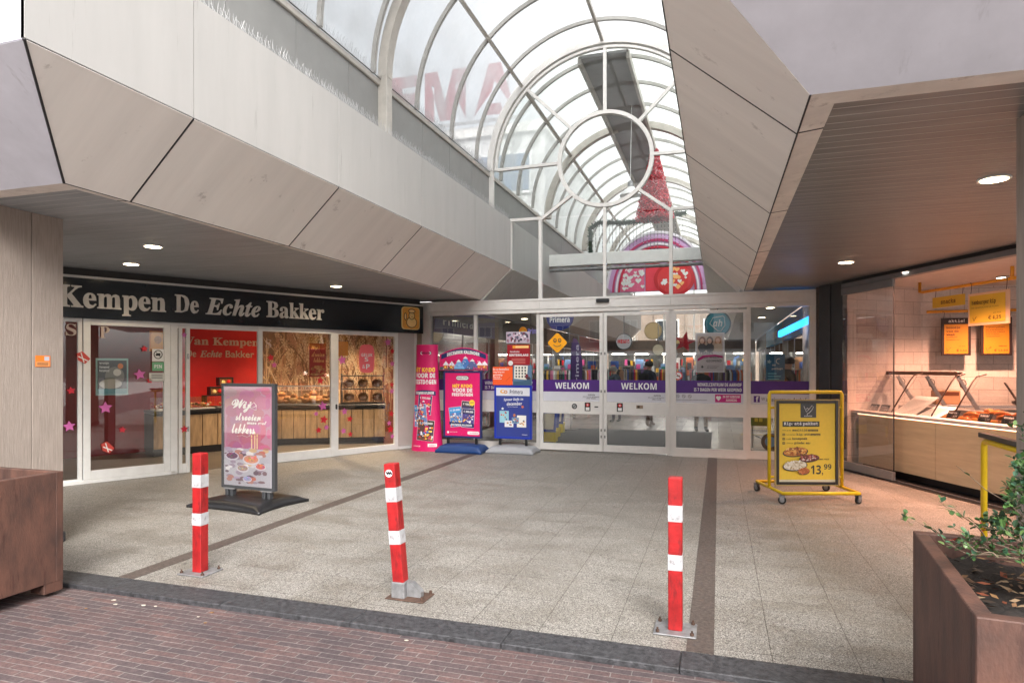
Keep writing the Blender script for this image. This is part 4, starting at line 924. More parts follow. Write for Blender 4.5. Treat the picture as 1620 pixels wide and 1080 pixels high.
for i, x in enumerate((1.66, 2.16, 2.50, 2.83, 3.12, .12, .35)):
    root = thing('price_card', 'black price card with white writing on the counter edge, %s' % ('first beside the white trays', 'second from the trays', 'third from the trays', 'fourth from the trays', 'last by the pillar', 'leftmost behind the glass leaf', 'second behind the glass leaf')[i], 'price card', TT @ Vector((x, .34, .925)), RA, 'black price cards on the counter edge')
    m = MB(); m.slab([(0, 0, 0), (.19, 0, 0), (.19, .05, .10), (0, .05, .10)], (0, .004, -.002), BLACK); m.build('card', root)
    mm = MB(); fm = lambda p: (p[0], (p[2])*.5-.002, p[2]+.001)
    mm.text(('kipcorn', 'frikandel', 'kroket', 'bamischijf', 'kipsaté', 'salade', 'kaas')[i], .02, .06, .15, .085, 0, WHITE, 'mo', map=fm); mm.text('1,%d0' % (2+i), .11, .015, .17, .04, 0, WHITE, 'mo', map=fm); mm.build('lettering', root)
# back shelf items
m = MB(); m.bbox(0, 0, 0, 1.6, .35, .04, STEEL); o = m.build('back_shelf', None, 'steel shelf along the tiled wall of the snack room', 'shelf'); o.location = (3.25, 11.8, .96)
m = MB(); m.bbox(0, 0, 0, .34, .25, .22, mat('cardboard', (.38, .22, .12), .7), .006); m.box(.02, -.002, .14, .32, 0, .2, BROWN); o = m.build('carton', None, 'brown carton on the steel shelf behind the glass case', 'box'); o.location = (3.30, 11.85, 1.003)
m = MB(); m.lathe((0, 0, 0), [(.10, 0), (.15, .02), (.16, .06), (.12, .075)], BLACK, 20); o = m.build('black_bowl', None, 'flat black bowl on the steel shelf near the pillar', 'bowl'); o.location = (4.5, 11.9, 1.003)
# hanging tubes and menu boards
rail = thing('tube_rail', 'upper amber tube rail hanging in the snack room with two boards', 'rail', (RX, RY, 0), RA)
m = MB(); m.tube([(.37, 1.0, 2.89), (.37, 1.0, 2.74), (.42, 1.0, 2.735), (3.0, 1.0, 2.735)], .022, ORANGE, 10); m.rod((1.98, 1.0, 2.735), (1.98, 1.0, 2.89), .022, ORANGE, 10); m.build('tube', rail)
rail2 = MB().rod((3.22, 12.02, 2.49), (5.4, 12.02, 2.49), .024, ORANGE, 10).build('tube_rail', None, 'lower amber tube rail close to the tiled wall', 'rail')
def hook(m, x, z0, z1, y=0): m.tube([(x-.012, y, z0+.02), (x, y, z0+.036), (x+.018, y, z0+.02), (x+.012, y, (z0+z1)/2), (x, y, z1)], .0035, BLACK, 5)
def hooks(b, xa, xb, z0, z1):
    for x in (xa, xb): m = MB(); hook(m, x, z0, z1); m.build('hook', b)
AMB = mat('amber card', (.60, .25, .012), .5, var=.06); PALEO = mat('pale card', (.80, .55, .36), .5, var=.05)
YC = mat('yellow card', (.75, .50, .05), .5, var=.05)
b = thing('menu_board', 'pale snacks board hanging left on the upper tube rail', 'menu board', TT @ Vector((.63, 1.0, 2.47)), RA)
m = MB(); m.bbox(0, -.006, 0, .60, .006, .155, YC, .003); m.build('board', b); m = MB(); m.text('snacks', .17, .045, .44, .11, -.009, BROWN, 'mo', fat=.02); m.build('lettering', b)
hooks(b, .05, .55, .255, .15)
b = thing('menu_board', 'large yellow board with price 4,25 on the upper tube rail', 'menu board', TT @ Vector((1.32, .97, 2.16)), RA)
m = MB(); m.bbox(0, -.006, 0, .66, .006, .44, PALEO, .003); m.build('board', b)
m = MB(); m.bbox(.03, -.011, .035, .60, -.0065, .41, YC, .002); m.text('hamburger kip', .07, .27, .46, .345, -.014, BROWN, 'mo', fat=.02); m.text('met gebakken uien en salade', .07, .23, .50, .25, -.014, BROWN, 'mo'); m.text('€ 4,25', .34, .06, .54, .125, -.014, BROWN, 'mo', fat=.02)
m.tube([(.09, -.013, .11), (.11, -.013, .06), (.13, -.013, .10), (.15, -.013, .12)], .003, BROWN, 4); m.text('per stuk', .42, .145, .54, .165, -.014, BROWN, 'mo'); m.build('card', b)
hooks(b, .04, .60, .56, .43)
def lowboard(label, x0, z0, x1, z1, items):
    b = thing('menu_board', label, 'menu board', (x0, 11.98, z0))
    W, H = x1-x0, z1-z0
    m = MB(); m.bbox(0, -.01, 0, W, .01, H, mat('dark brown board', (.022, .008, .006), .5), .004); m.build('board', b)
    m = MB(); m.rect(.04, .03, W-.04, H-.10, -.012, AMB)
    for t, a, b_, c, d, mt in items: m.text(t, a, b_, c, d, -.015, mt, 'mo', fat=.015)
    m.tube([(.07, -.014, .12), (.09, -.014, .07), (.11, -.014, .11), (.14, -.014, .13)], .003, BROWN, 4)
    m.build('card', b); hooks(b, .03, W-.03, H+.07, H-.01)
lowboard('dark board headed aktie on the lower tube rail', 3.41, 1.78, 3.82, 2.38, [('aktie!', .10, .53, .32, .58, WHITE), ('broodje', .07, .42, .26, .465, BROWN), ('van de', .07, .37, .24, .405, BROWN), ('week', .07, .32, .19, .355, BROWN), ('kipkluif', .07, .28, .22, .305, BROWN), ('met gebakken uien', .07, .245, .25, .26, BROWN), ('per stuk', .24, .14, .33, .155, BROWN), ('€ 1,50', .21, .06, .35, .10, BROWN)])
lowboard('dark board with price 13,99 on the lower tube rail', 3.95, 1.78, 4.37, 2.38, [('kipsaté pakket', .07, .43, .32, .46, BROWN), ('500 gram maaltijd', .07, .395, .30, .415, BROWN), ('6 stokjes kipsaté', .07, .36, .32, .38, BROWN), ('2 zak kroepoek', .07, .325, .25, .345, BROWN), ('1 bakje pindasaus', .07, .29, .26, .31, BROWN), ('samen voor', .24, .14, .35, .155, BROWN), ('€ 13,99', .18, .06, .36, .10, BROWN)])
# yellow rail with black cap
rl = thing('yellow_rail', 'yellow tube rail with black cap beside the snack counter', 'handrail')
MB().tube([(2.36, 7.07, 0), (2.36, 7.07, .86), (2.36, 7.05, .895), (2.36, 7.0, .91), (2.36, 5.5, .91)], .027, YEL, 12).rod((2.36, 5.6, 0), (2.36, 5.6, .90), .027, YEL, 12).build('tube', rl)
MB().bbox(2.325, 5.45, .94, 2.395, 7.11, .985, DARKM, .004).build('cap', rl)

# ================================================================== SIGN STANDS
def water_base(root, hx, hy, h, mt, flare=.12, arch=.02):
    """heavy moulded sign foot: concave-sided plan, domed top with grooves"""
    nx, ny = 28, 18; V = []; 
    for top in (1, 0):
        for j in range(ny+1):
            for i in range(nx+1):
                u, v = -1+2*i/nx, -1+2*j/ny
                sx = hx*(1-flare*(1-v*v)); sy = hy*(1-flare*.9*(1-u*u))
                x, y = u*sx, v*sy
                e = min(1, (1-abs(u))*5)*min(1, (1-abs(v))*5)
                z = h*(.35+.65*math.sin(e*PI/2)*(1-.25*abs(u)**2-.2*abs(v)**2)) if top else arch*(1-min(1, abs(abs(u)-1)*3))*0
                if top:
                    if abs(v) < .55 and .25 < abs(u) < .6 and (j % 4 == 0): z -= .008
                    if e == 0: z = h*.3
                V.append((x, y, z))
    n1 = (nx+1)*(ny+1); F = []
    for j in range(ny):
        for i in range(nx):
            a = j*(nx+1)+i; F.append((a, a+1, a+nx+2, a+nx+1)); F.append((n1+a, n1+a+nx+1, n1+a+nx+2, n1+a+1))
    for i in range(nx):
        F.append((i+1, i, n1+i, n1+i+1)); a = ny*(nx+1)+i; F.append((a, a+1, n1+a+1, n1+a))
    for j in range(ny):
        a = j*(nx+1); F.append((a, a+nx+1, n1+a+nx+1, n1+a)); a = j*(nx+1)+nx; F.append((a+nx+1, a, n1+a, n1+a+nx+1))
    return MB().add(V, F, mt, True).build('base', root)
def snapframe(root, x0, z0, x1, z1, e, mt, y0=-.028, y1=.028):
    m = MB(); frame(m, x0, z0, x1, z1, e, y0, y1, mt); return m.build('frame', root)
# --- large black stand in front of the bakery
bd = thing('sign_stand', 'tall black sign stand with pink script poster in front of the bakery', 'sign stand', (-5.21, 6.20, 0), -math.radians(4.5))
bd.scale = (1.16, 1, .99)
water_base(bd, .46, .40, .10, BLACK)
for x in (-.31, .17): MB().bbox(x+.02, -.035, .08, x+.06, .035, .17, DARKM, .006).bbox(x+.085, -.035, .08, x+.12, .035, .17, DARKM, .006).bbox(x, -.04, .165, x+.145, .04, .18, GALV, .005).build('spring_foot', bd)
snapframe(bd, -.345, .18, .345, 1.42, .035, DARKM)
m = MB(); yp = -.018; P0 = flat(205, 85, 125); x0, z0, x1, z1 = -.31, .215, .31, 1.385
m.box(x0, yp, z0, x1, .02, z1, flat(184, 128, 150))
r_ = random.Random(11)
# blurred pink ground: many soft-toned overlapping patches
for i in range(90):
    zz = r_.uniform(z0+.42, z1-.02); xx = r_.uniform(x0+.04, x1-.04); k_ = (xx-x0)/(x1-x0)
    c = (int(176+24*k_+r_.uniform(-9, 9)), int(108+r_.uniform(-14, 18)-22*k_), int(132+r_.uniform(-12, 14)))
    m.disc(xx, zz, min(.10, xx-x0, x1-xx)*r_.uniform(.5, 1), min(.09, zz-z0, z1-zz)*r_.uniform(.5, 1), yp-.0004-.00003*i, flat(c[0]//8*8, c[1]//8*8, c[2]//8*8), 12, r_.uniform(0, 3) if 0 else 0)
m.rect(x0, z0, x1, z0+.44, yp-.004, flat(178, 172, 182))
for i in range(70):
    xx, zz = r_.uniform(x0+.03, x1-.03), r_.uniform(z0+.02, z0+.45); q = min(.055, xx-x0, x1-xx, zz-z0)
    c = r_.choice([(200, 192, 200), (150, 130, 150), (120, 90, 100), (176, 120, 110), (205, 170, 130), (96, 70, 88), (170, 150, 175), (222, 214, 216), (188, 100, 84)])
    m.disc(xx, zz, q*r_.uniform(.5, 1.0), q*r_.uniform(.25, .5), yp-.0045-.00004*i, flat(*c), 10)
for xx, zz, q, c in ((-.2, .56, .09, (110, 70, 100)), (.05, .53, .11, (210, 140, 110)), (.17, .45, .07, (200, 90, 80)), (-.06, .42, .08, (160, 120, 110)), (.0, .30, .06, (150, 150, 190))):
    m.disc(xx, zz, q, q*.55, yp-.009, flat(205, 195, 205), 20); m.disc(xx, zz+.005, q*.85, q*.42, yp-.0095, flat(*c), 20)
    for i in range(14): m.disc(xx+r_.uniform(-.6, .6)*q, zz+.01+r_.uniform(-.25, .3)*q, q*.16, q*.12, yp-.010-.0001*i, flat(*[min(255, v+r_.randint(-35, 45)) for v in c]), 7)
for xx in (.06, .10, .13): bar(m, xx, .66, xx, .82-abs(xx-.1), .014, yp-.012, yp-.0115, flat(236, 205, 160)); m.disc(xx, .845-abs(xx-.1), .007, .018, yp-.012, flat(255, 225, 150), 8)
LW = flat(248, 236, 230)
m.text('Wij', -.20, 1.08, .06, 1.235, yp-.013, LW, 'sc', fat=.02); m.text('strooien', -.15, .985, .18, 1.075, yp-.013, LW, 'sc', fat=.02); m.text('weer met', .0, .945, .25, .985, yp-.013, LW, 'sc', fat=.02); m.text('lekkers', -.20, .83, .10, .945, yp-.013, LW, 'sc', fat=.02)
m.tube([(-.13, yp-.014, .80), (-.06, yp-.014, .81), (.0, yp-.014, .795), (.05, yp-.014, .815), (.02, yp-.014, .83)], .002, LW, 4)
m.tube([(.05, yp-.014, 1.13), (.05, yp-.014, 1.17), (.09, yp-.014, 1.20), (.12, yp-.014, 1.17), (.12, yp-.014, 1.11), (.05, yp-.014, 1.13), (.12, yp-.014, 1.16)], .003, LW, 4)
m.build('poster', bd)
MB().box(-.31, yp-.0165, .215, .31, yp-.0155, 1.385, GLASS).build('cover_sheet', bd)

HP = flat(215, 20, 104); NAVYP = flat(28, 42, 96); YO = flat(250, 205, 60)
def calendar(m, cx_, cz_, w_, h_, rot, y, body, top, seed, numtxt, map=None):
    """scratch calendar printed on a poster: tilted card, header text, speckled picture"""
    c, s_ = math.cos(rot), math.sin(rot)
    def T(u, v, yy):
        p = (cx_+u*c-v*s_, yy, cz_+u*s_+v*c); return map(p) if map else p
    def q(u0, v0, u1, v1, yy, mt): m.poly([T(u0, v0, yy), T(u1, v0, yy), T(u1, v1, yy), T(u0, v1, yy)], mt)
    q(-w_/2-.006, -h_/2-.006, w_/2+.006, h_/2+.006, y, flat(225, 225, 230)); q(-w_/2, -h_/2, w_/2, h_/2, y-.0006, body); q(-w_/2, h_*.22, w_/2, h_/2, y-.001, top)
    R = random.Random(seed)
    for i in range(46):
        u, v = R.uniform(-.44, .44)*w_, R.uniform(-.46, .18)*h_; d = R.uniform(.03, .09)*w_
        cc = R.choice([(240, 240, 245), (240, 150, 40), (70, 60, 110), (200, 60, 60), (250, 210, 90), (60, 130, 200), (120, 80, 60), (230, 230, 235)])
        P = [T(u+d*math.cos(a), v+d*.8*math.sin(a), y-.0014-.00004*i) for a in (0, 1.05, 2.1, 3.14, 4.19, 5.24)]; m.poly(P, flat(*cc))
    v, f, a, b, cc_, d = glyphs(numtxt, 'sb', .02); sx = w_*.8/(cc_-a); sz = h_*.11/(d-b)
    m.add([T((p-(a+cc_)/2)*sx, h_*.36+(qq-(b+d)/2)*sz, y-.004) for p, qq in v], f, WHITE)
def klogo(m, x, z, w_, y, map=None):
    P = []; h = w_*.32; n = 6
    for cx_, cz_, a in ((w_/2-h/2, 0, -90), (-w_/2+h/2, 0, 90)):
        for i in range(9): t = math.radians(a+i*22.5); P.append((x+cx_+h/2*math.cos(t), y, z+cz_+h/2*math.sin(t)))
    P2 = [(x+(p[0]-x)*.93, y-.001, z+(p[2]-z)*.80) for p in P]
    if map: P = [map(p) for p in P]; P2 = [map(p) for p in P2]
    m.poly(P, BLACK); m.poly(P2, WHITE); m.text('KRASLOTEN', x-w_*.40, z-h*.22, x+w_*.40, z+h*.22, y-.002, BLACK, 'sb', map=map, fat=.01)
# --- pink stand with arched topper
s1 = thing('sign_stand', 'blue footed sign stand with hot pink poster and arched topper', 'sign stand', (-4.575, 11.22, 0))
water_base(s1, .46, .24, .17, flat(24, 58, 112), .06)
for x in (-.32, .25): MB().bbox(x, -.02, .14, x+.05, .02, .28, BLACK).build('spring_foot', s1)
snapframe(s1, -.385, .27, .385, 1.52, .035, NAVYP)
m = MB(); m.box(-.35, -.018, .305, .35, .02, 1.485, HP); y = -.022
klogo(m, .0, 1.39, .26, y); m.text('HÉT KADO', -.20, 1.21, .20, 1.285, y, YO, 'sb', fat=.03); m.text('VOOR DE', -.20, 1.125, .20, 1.20, y, WHITE, 'sb', fat=.03); m.text('FEESTDAGEN', -.21, 1.05, .21, 1.11, y, WHITE, 'sb', fat=.03)
calendar(m, .10, .77, .25, .36, -.12, y, flat(60, 56, 110), flat(70, 60, 70), 4, '€ 100.000'); calendar(m, -.13, .66, .24, .36, .12, y-.005, flat(90, 130, 190), flat(50, 150, 215), 5, '€ 25.000'); calendar(m, .12, .64, .24, .34, -.06, y-.010, flat(80, 70, 140), flat(40, 40, 90), 6, '€ 300.000')
m.disc(.20, .93, .055, .055, y-.015, YO); m.text('NIEUW', .165, .92, .235, .945, y-.016, NAVYP)
m.poly([(-.26, y-.015, .52), (.24, y-.015, .44+.03), (.24, y-.015, .52+.02), (-.26, y-.015, .57)], NAVYP); m.text('DECEMBER KALENDER', -.22, .495, .20, .53, y-.017, WHITE, rot=-.03, fat=.02)
m.disc(-.29, .37, .022, .022, y, WHITE); m.text('speel bewust 18+', -.25, .365, -.10, .385, y, WHITE); rrect(m, .10, .335, .34, .395, .03, y, WHITE); m.text('krasloten.nl', .15, .355, .32, .378, y-.001, HP)
for i in range(40): m.disc(r_.uniform(-.33, .33), r_.uniform(.33, 1.45), .004, .004, y+.0005, flat(250, 130, 180), 5)
m.build('poster', s1)
m = MB(); P = [(-.47, -.012, 1.53), (.50, -.012, 1.53)]+[(.50-.97*i/20, -.012, 1.83+.13*math.sin(PI*i/20)) for i in range(21)]
m.slab(P, (0, .008, 0), HP); y = -.015
m.poly([(-.46, y, 1.54), (.49, y, 1.54), (.49, y, 1.60), (-.46, y, 1.60)], flat(60, 80, 90))
for i, (a, b, c, d, cc) in enumerate([(-.10, 1.56, .22, 1.80, (70, 120, 190)), (-.20, 1.56, .05, 1.74, (120, 170, 220)), (.05, 1.56, .35, 1.75, (90, 100, 150))]): m.poly([(a, y-.001-.001*i, b), (c, y-.001-.001*i, b), ((a+c)/2, y-.001-.001*i, d)], flat(*cc)); m.poly([((a+c)/2-.05, y-.0015-.001*i, d-.05), ((a+c)/2+.05, y-.0015-.001*i, d-.05), ((a+c)/2, y-.0015-.001*i, d)], WHITE)
for hx_ in (-.38, -.26, .30, .40): m.rect(hx_, 1.56, hx_+.09, 1.64, y-.005, flat(190, 110, 70)); m.poly([(hx_-.02, y-.006, 1.63), (hx_+.11, y-.006, 1.63), (hx_+.045, y-.006, 1.71)], flat(235, 235, 245)); m.rect(hx_+.02, 1.58, hx_+.045, 1.61, y-.0065, YO)
for i in range(60): m.disc(r_.uniform(-.45, .48), r_.uniform(1.55, 1.72), .006, .012, y-.007, flat(30, 70, 60) if i % 2 else WHITE, 5)
P = [(-.43+.9*i/16, y-.008, 1.74+.115*math.sin(PI*i/16)+.0) for i in range(17)]; Q = [(p[0], y-.008, p[2]+.085) for p in reversed(P)]
for i in range(16): m.poly([P[i], P[i+1], Q[15-i], Q[16-i]], NAVYP)
m.text('DECEMBER KALENDER', -.31, 1.80, .35, 1.865, y-.010, WHITE, 'sb', fat=.04, map=lambda p: (p[0], p[1], p[2]+.095*(math.cos((p[0]-.02)/.45*1.45)-.55)))
m.text('krasloten', .22, 1.55, .44, 1.60, y-.010, HP, 'sbi'); m.build('topper', s1)
# --- blue stand with two posters on top
s2 = thing('sign_stand', 'grey footed blue sign stand with white headed dark blue poster', 'sign stand', (-3.645, 11.42, 0))
water_base(s2, .46, .25, .15, flat(150, 152, 158), .06)
for x in (-.28, .23): MB().bbox(x, -.02, .12, x+.05, .02, .26, BLACK).build('spring_foot', s2)
BLU = flat(20, 50, 165)
snapframe(s2, -.365, .26, .365, 1.25, .038, BLU)
m = MB(); m.box(-.327, -.018, .298, .327, .02, 1.212, flat(48, 62, 140)); y = -.021
m.rect(-.327, 1.06, .327, 1.212, y, flat(214, 216, 224)); m.disc(-.20, 1.14, .05, .035, y-.001, flat(222, 160, 60)); m.disc(-.19, 1.145, .03, .018, y-.002, flat(214, 216, 224)); m.disc(-.14, 1.13, .035, .03, y-.003, flat(200, 130, 40)); m.disc(-.14, 1.13, .018, .015, y-.004, flat(214, 216, 224))
m.text('Primera', -.06, 1.095, .19, 1.175, y-.001, flat(60, 60, 90), 'sb'); m.text('Spuur liefs in', -.18, .96, .20, 1.02, y, WHITE, 'sbi', rot=.04); m.text('december', -.12, .885, .18, .945, y, WHITE, 'sbi', rot=.04); m.text('met onze cadeaukaarten', -.10, .85, .10, .865, y, WHITE, 'n')
for a, b, c, d, cc in ((-.26, .56, -.08, .78, (150, 200, 215)), (-.16, .48, .01, .60, (230, 228, 232)), (.08, .48, .26, .70, (236, 232, 226)), (-.02, .55, .12, .66, (120, 150, 180))):
    m.rect(a, b, c, d, y-.001, flat(*cc)); y -= .001
    for i in range(6): m.disc(r_.uniform(a+.03, c-.03), r_.uniform(b+.03, d-.03), .018, .014, y-.0005-.0001*i, flat(*r_.choice([(200, 60, 60), (210, 150, 60), (60, 80, 120), (180, 120, 70), (240, 240, 240)])), 8)
m.star(.19, .86, .035, y-.001, flat(200, 110, 90), .4); m.star(-.20, .82, .03, y-.001, WHITE); m.disc(.03, .70, .025, .03, y, flat(190, 120, 80), 10)
m.text('Primera', .18, .335, .28, .355, y, WHITE, 'sb'); m.build('poster', s2)
MB().box(-.40, -.012, 1.26, -.01, -.004, 1.60, flat(238, 92, 38)).box(.0, -.012, 1.26, .365, -.004, 1.63, flat(90, 120, 150)).build('topper', s2)
m = MB(); y = -.015
for q, t in enumerate(('En zo bestellen', 'nog lang en', 'gelukkig')): m.text(t, -.39, 1.535-q*.055, (-.08, -.17, -.21)[q], 1.575-q*.055, y, WHITE, 'sb')
m.text('kies nu de', -.39, 1.395, -.25, 1.42, y, WHITE); m.text('cadeaukaart', -.39, 1.365, -.22, 1.385, y, WHITE); bar(m, -.14, 1.33, -.06, 1.41, .004, y, y-.0005, flat(150, 40, 20))
m.poly([(.02, y, 1.38), (.27, y, 1.36), (.29, y, 1.62), (.03, y, 1.63)], flat(226, 224, 214))
for i in range(4):
    for j in range(4): m.rect(.05+j*.058, 1.40+i*.055, .08+j*.058, 1.435+i*.055, y-.001, flat(70, 75, 80))
m.poly([(.01, y, 1.27), (.36, y, 1.27), (.36, y, 1.40), (.20, y, 1.34), (.01, y, 1.33)], flat(60, 90, 115)); m.disc(.27, 1.42, .03, .05, y-.002, flat(120, 40, 50), 10); m.disc(.30, 1.39, .04, .03, y-.003, flat(60, 50, 60), 10)
m.build('topper_print', s2)
# --- pink display column
cn = thing('display_column', 'tall hot pink tapering cardboard column beside the cream wall panel', 'display', (-5.33, 11.27, 0))
def rad(z): return (.33-.11*min(1, z/1.2)+.0*z) if z < 1.2 else .22-.0*(z-1.2)
def rad(z): return .32-.10*math.sin(min(1, z/2.02)*PI/2)
m = MB(); P = [(rad(z), z) for z in [2.02*i/16 for i in range(17)]]; m.lathe((0, 0, 0), P, HP, 40, 1, .62); body = m.build('body', cn)
def cmap(p, off=.004):
    R = rad(p[2])+off; a = max(-1.5, min(1.5, p[0]/R)); return (R*math.sin(a), -R*.62*math.cos(a)+p[1], p[2])
m = MB(); klogo(m, .03, 1.86, .24, 0, map=cmap)
m.text('HÉT KADO', -.26, 1.50, .24, 1.60, 0, YO, 'sb', fat=.03, map=cmap); m.text('VOOR DE', -.22, 1.39, .24, 1.48, 0, WHITE, 'sb', fat=.03, map=cmap); m.text('FEESTDAGEN', -.27, 1.27, .27, 1.36, 0, WHITE, 'sb', fat=.03, map=cmap)
def sub(m, a, b, c, d, y, mt, n=10, dz=0):
    for i in range(n):
        u, v = a+(c-a)*i/n, a+(c-a)*(i+1)/n; w1 = dz*math.sin(PI*i/n); w2 = dz*math.sin(PI*(i+1)/n); m.poly([cmap((u, y, b+w1)), cmap((v, y, b+w2)), cmap((v, y, d+w2)), cmap((u, y, d+w1))], mt)
sub(m, -.24, 1.05, .26, 1.13, -.002, NAVYP, 10, .03); m.text('DECEMBER KALENDER', -.2, 1.08, .22, 1.13, -.008, WHITE, 'sb', fat=.03, map=cmap)
calendar(m, .02, .88, .28, .36, -.08, -.006, flat(50, 60, 120), flat(40, 45, 90), 21, '€ 300.000', map=cmap); calendar(m, -.08, .68, .30, .40, .12, -.018, flat(110, 140, 200), flat(50, 150, 215), 22, '€ 25.000', map=cmap); calendar(m, .06, .40, .34, .38, -.08, -.030, flat(90, 60, 60), flat(60, 40, 36), 23, '€ 100.000', map=cmap)
m.disc(0, 0, 0, 0, 0, WHITE, 3); rr_ = [(.10, .10), (.27, .10), (.27, .15), (.10, .15)]; sub(m, .10, .09, .30, .15, -.003, WHITE); m.text('krasloten.nl', .13, .105, .27, .135, -.006, HP, map=cmap); m.text('speel bewust 18+', -.24, .08, -.05, .11, -.003, WHITE, map=cmap)
m.build('print', body)

# --- yellow trolley sign
tr = thing('sign_trolley', 'yellow tubular trolley on castors carrying a yellow food poster', 'sign trolley', (1.015, 8.62, 0), math.radians(17.6))
R_ = .021; W_, D_ = .445, .40
m = MB(); zb = .125
m.tube([(-W_, D_, zb), (-W_, -D_, zb), (W_, -D_, zb), (W_, D_, zb)], R_, YEL, 10, closed=True); m.build('base_tube', tr)
m = MB(); m.tube([(-.445, .0, zb), (-.445, .0, 1.26), (-.43, .0, 1.288), (-.40, 0, 1.29), (.40, 0, 1.29), (.43, 0, 1.288), (.445, 0, 1.26), (.445, 0, zb)], R_, YEL, 10)
m.rod((-.44, .0, 1.10), (.44, .0, 1.10), .016, YEL, 8); m.rod((-.44, 0, .25), (.44, 0, .25), .016, YEL, 8); m.build('upright_frame', tr)
def castor(x, y, a):
    c = thing('castor', None, None, (x, y, 0), a); c.parent = tr
    MB().lathe((0, 0, .0), [(.0, 0)], RUBBER, 3) if 0 else None
    m = MB(); m.rod((-.012, 0, .045), (.012, 0, .045), .045, RUBBER, 20); m.rod((-.014, 0, .045), (.014, 0, .045), .027, GALV, 16); m.build('wheel', c)
    m = MB(); m.slab([(-.02, -.02, .03), (-.02, .02, .03), (-.02, .03, .10), (-.02, -.03, .10)], (-.004, 0, 0), GALV); m.slab([(.02, -.02, .03), (.02, .02, .03), (.02, .03, .10), (.02, -.03, .10)], (.004, 0, 0), GALV); m.box(-.03, -.035, .098, .03, .035, .104, GALV); m.build('fork', c)
for x, y, a in ((-W_, D_, .4), (-W_, -D_+.02, 1.1), (W_, -D_+.02, 2.0), (W_, D_, .9)): castor(x, y, a)
m = MB(); frame(m, -.375, .165, .375, 1.185, .032, -.055, -.022, mat('black poster frame', (.02, .015, .014), .35)); frame(m, -.392, .148, .392, 1.202, .015, -.050, -.020, mat('brass edge', (.45, .33, .12), .4)); m.build('poster_frame', tr)
PY = flat(236, 200, 62); DK = flat(46, 46, 44)
m = MB(); m.box(-.345, -.040, .195, .345, -.03, 1.155, PY); y = -.043
m.rect(-.08, .98, .11, 1.155, y, flat(66, 68, 70)); m.tube([(-.04, y-.002, 1.12), (-.01, y-.002, 1.05), (.02, y-.002, 1.08), (.06, y-.002, 1.13), (.075, y-.002, 1.11), (.055, y-.002, 1.07), (.02, y-.002, 1.035), (.0, y-.002, 1.03), (.0, y-.002, 1.01)], .0035, WHITE, 5); m.tube([(-.01, y-.002, 1.08), (.0, y-.002, 1.10), (.02, y-.002, 1.08)], .003, WHITE, 5); m.text('KIPPIE', -.035, .993, .06, 1.006, y-.001, WHITE, 'sb')
m.rect(-.30, .87, .15, .935, y, DK); m.text('Kipsaté pakket', -.285, .88, .135, .93, y-.002, WHITE, 'mo', fat=.03)
for q, (a, b, c) in enumerate((('500 gram', 'maaltijd', 1), ('6 stokjes', 'kipsaté', 1), ('2 zak', 'kroepoek', 0), ('1 bakje', 'pindasaus', 0))):
    z = .815-q*.052
    if q: m.rect(-.30, z-.004, -.272, z+.024, y, DK); bar(m, -.294, z+.010, -.278, z+.010, .005, y-.002, y-.0015, PY); bar(m, -.286, z+.002, -.286, z+.018, .005, y-.002, y-.0015, PY)
    x = -.30 if q == 0 else -.262
    w_ = .013*len(a); m.text(a, x, z, x+w_, z+.018, y, DK, 'mo', fat=.01); x += w_+.015; w2 = .023*len(b); m.text(b, x, z-.006, x+w2, z+.028, y, DK, 'mo', fat=.03)
    if c: x += w2+.01; m.rect(x, z-.002, x+.12, z+.022, y, DK); m.text('naar keuze', x+.01, z+.002, x+.11, z+.018, y-.002, PY, 'mo', fat=.02)
def dish(m, x, z, rx, rz, y, cols, n, R):
    m.disc(x, z-.006, rx*1.08, rz*1.05, y, DK, 24, .1); m.disc(x, z, rx, rz*.92, y-.001, flat(*cols[0]), 24, .1)
    for i in range(n):
        a = R.uniform(0, 2*PI); q = math.sqrt(R.random())*.9; m.disc(x+rx*q*math.cos(a), z+rz*q*.9*math.sin(a)+.006, R.uniform(.010, .028), R.uniform(.005, .012), y-.0012-.00004*i, flat(*R.choice(cols)), 7, R.uniform(0, 3))
R2 = random.Random(9)
dish(m, -.145, .565, .145, .055, y-.004, [(200, 130, 60), (230, 170, 90), (170, 90, 40), (240, 200, 120), (120, 70, 40)], 90, R2)
dish(m, .02, .49, .115, .045, y-.012, [(120, 60, 50), (170, 80, 60), (90, 40, 40), (220, 215, 205), (190, 120, 110)], 70, R2)
dish(m, -.155, .40, .14, .06, y-.019, [(228, 222, 205), (240, 236, 225), (200, 190, 165), (215, 205, 180), (180, 165, 130)], 90, R2)
dish(m, -.05, .335, .065, .04, y-.026, [(190, 110, 60), (170, 95, 50), (205, 130, 75)], 24, R2)
m.text('samen voor', .12, .465, .27, .48, y, DK, 'mo', fat=.02); m.text('13,', .045, .275, .195, .40, y, DK, 'sb', fat=.0); m.text('99', .205, .35, .295, .415, y, DK, 'sb')
m.rect(-.345, .195, .345, .225, y, flat(216, 206, 180))
m.build('poster', tr)

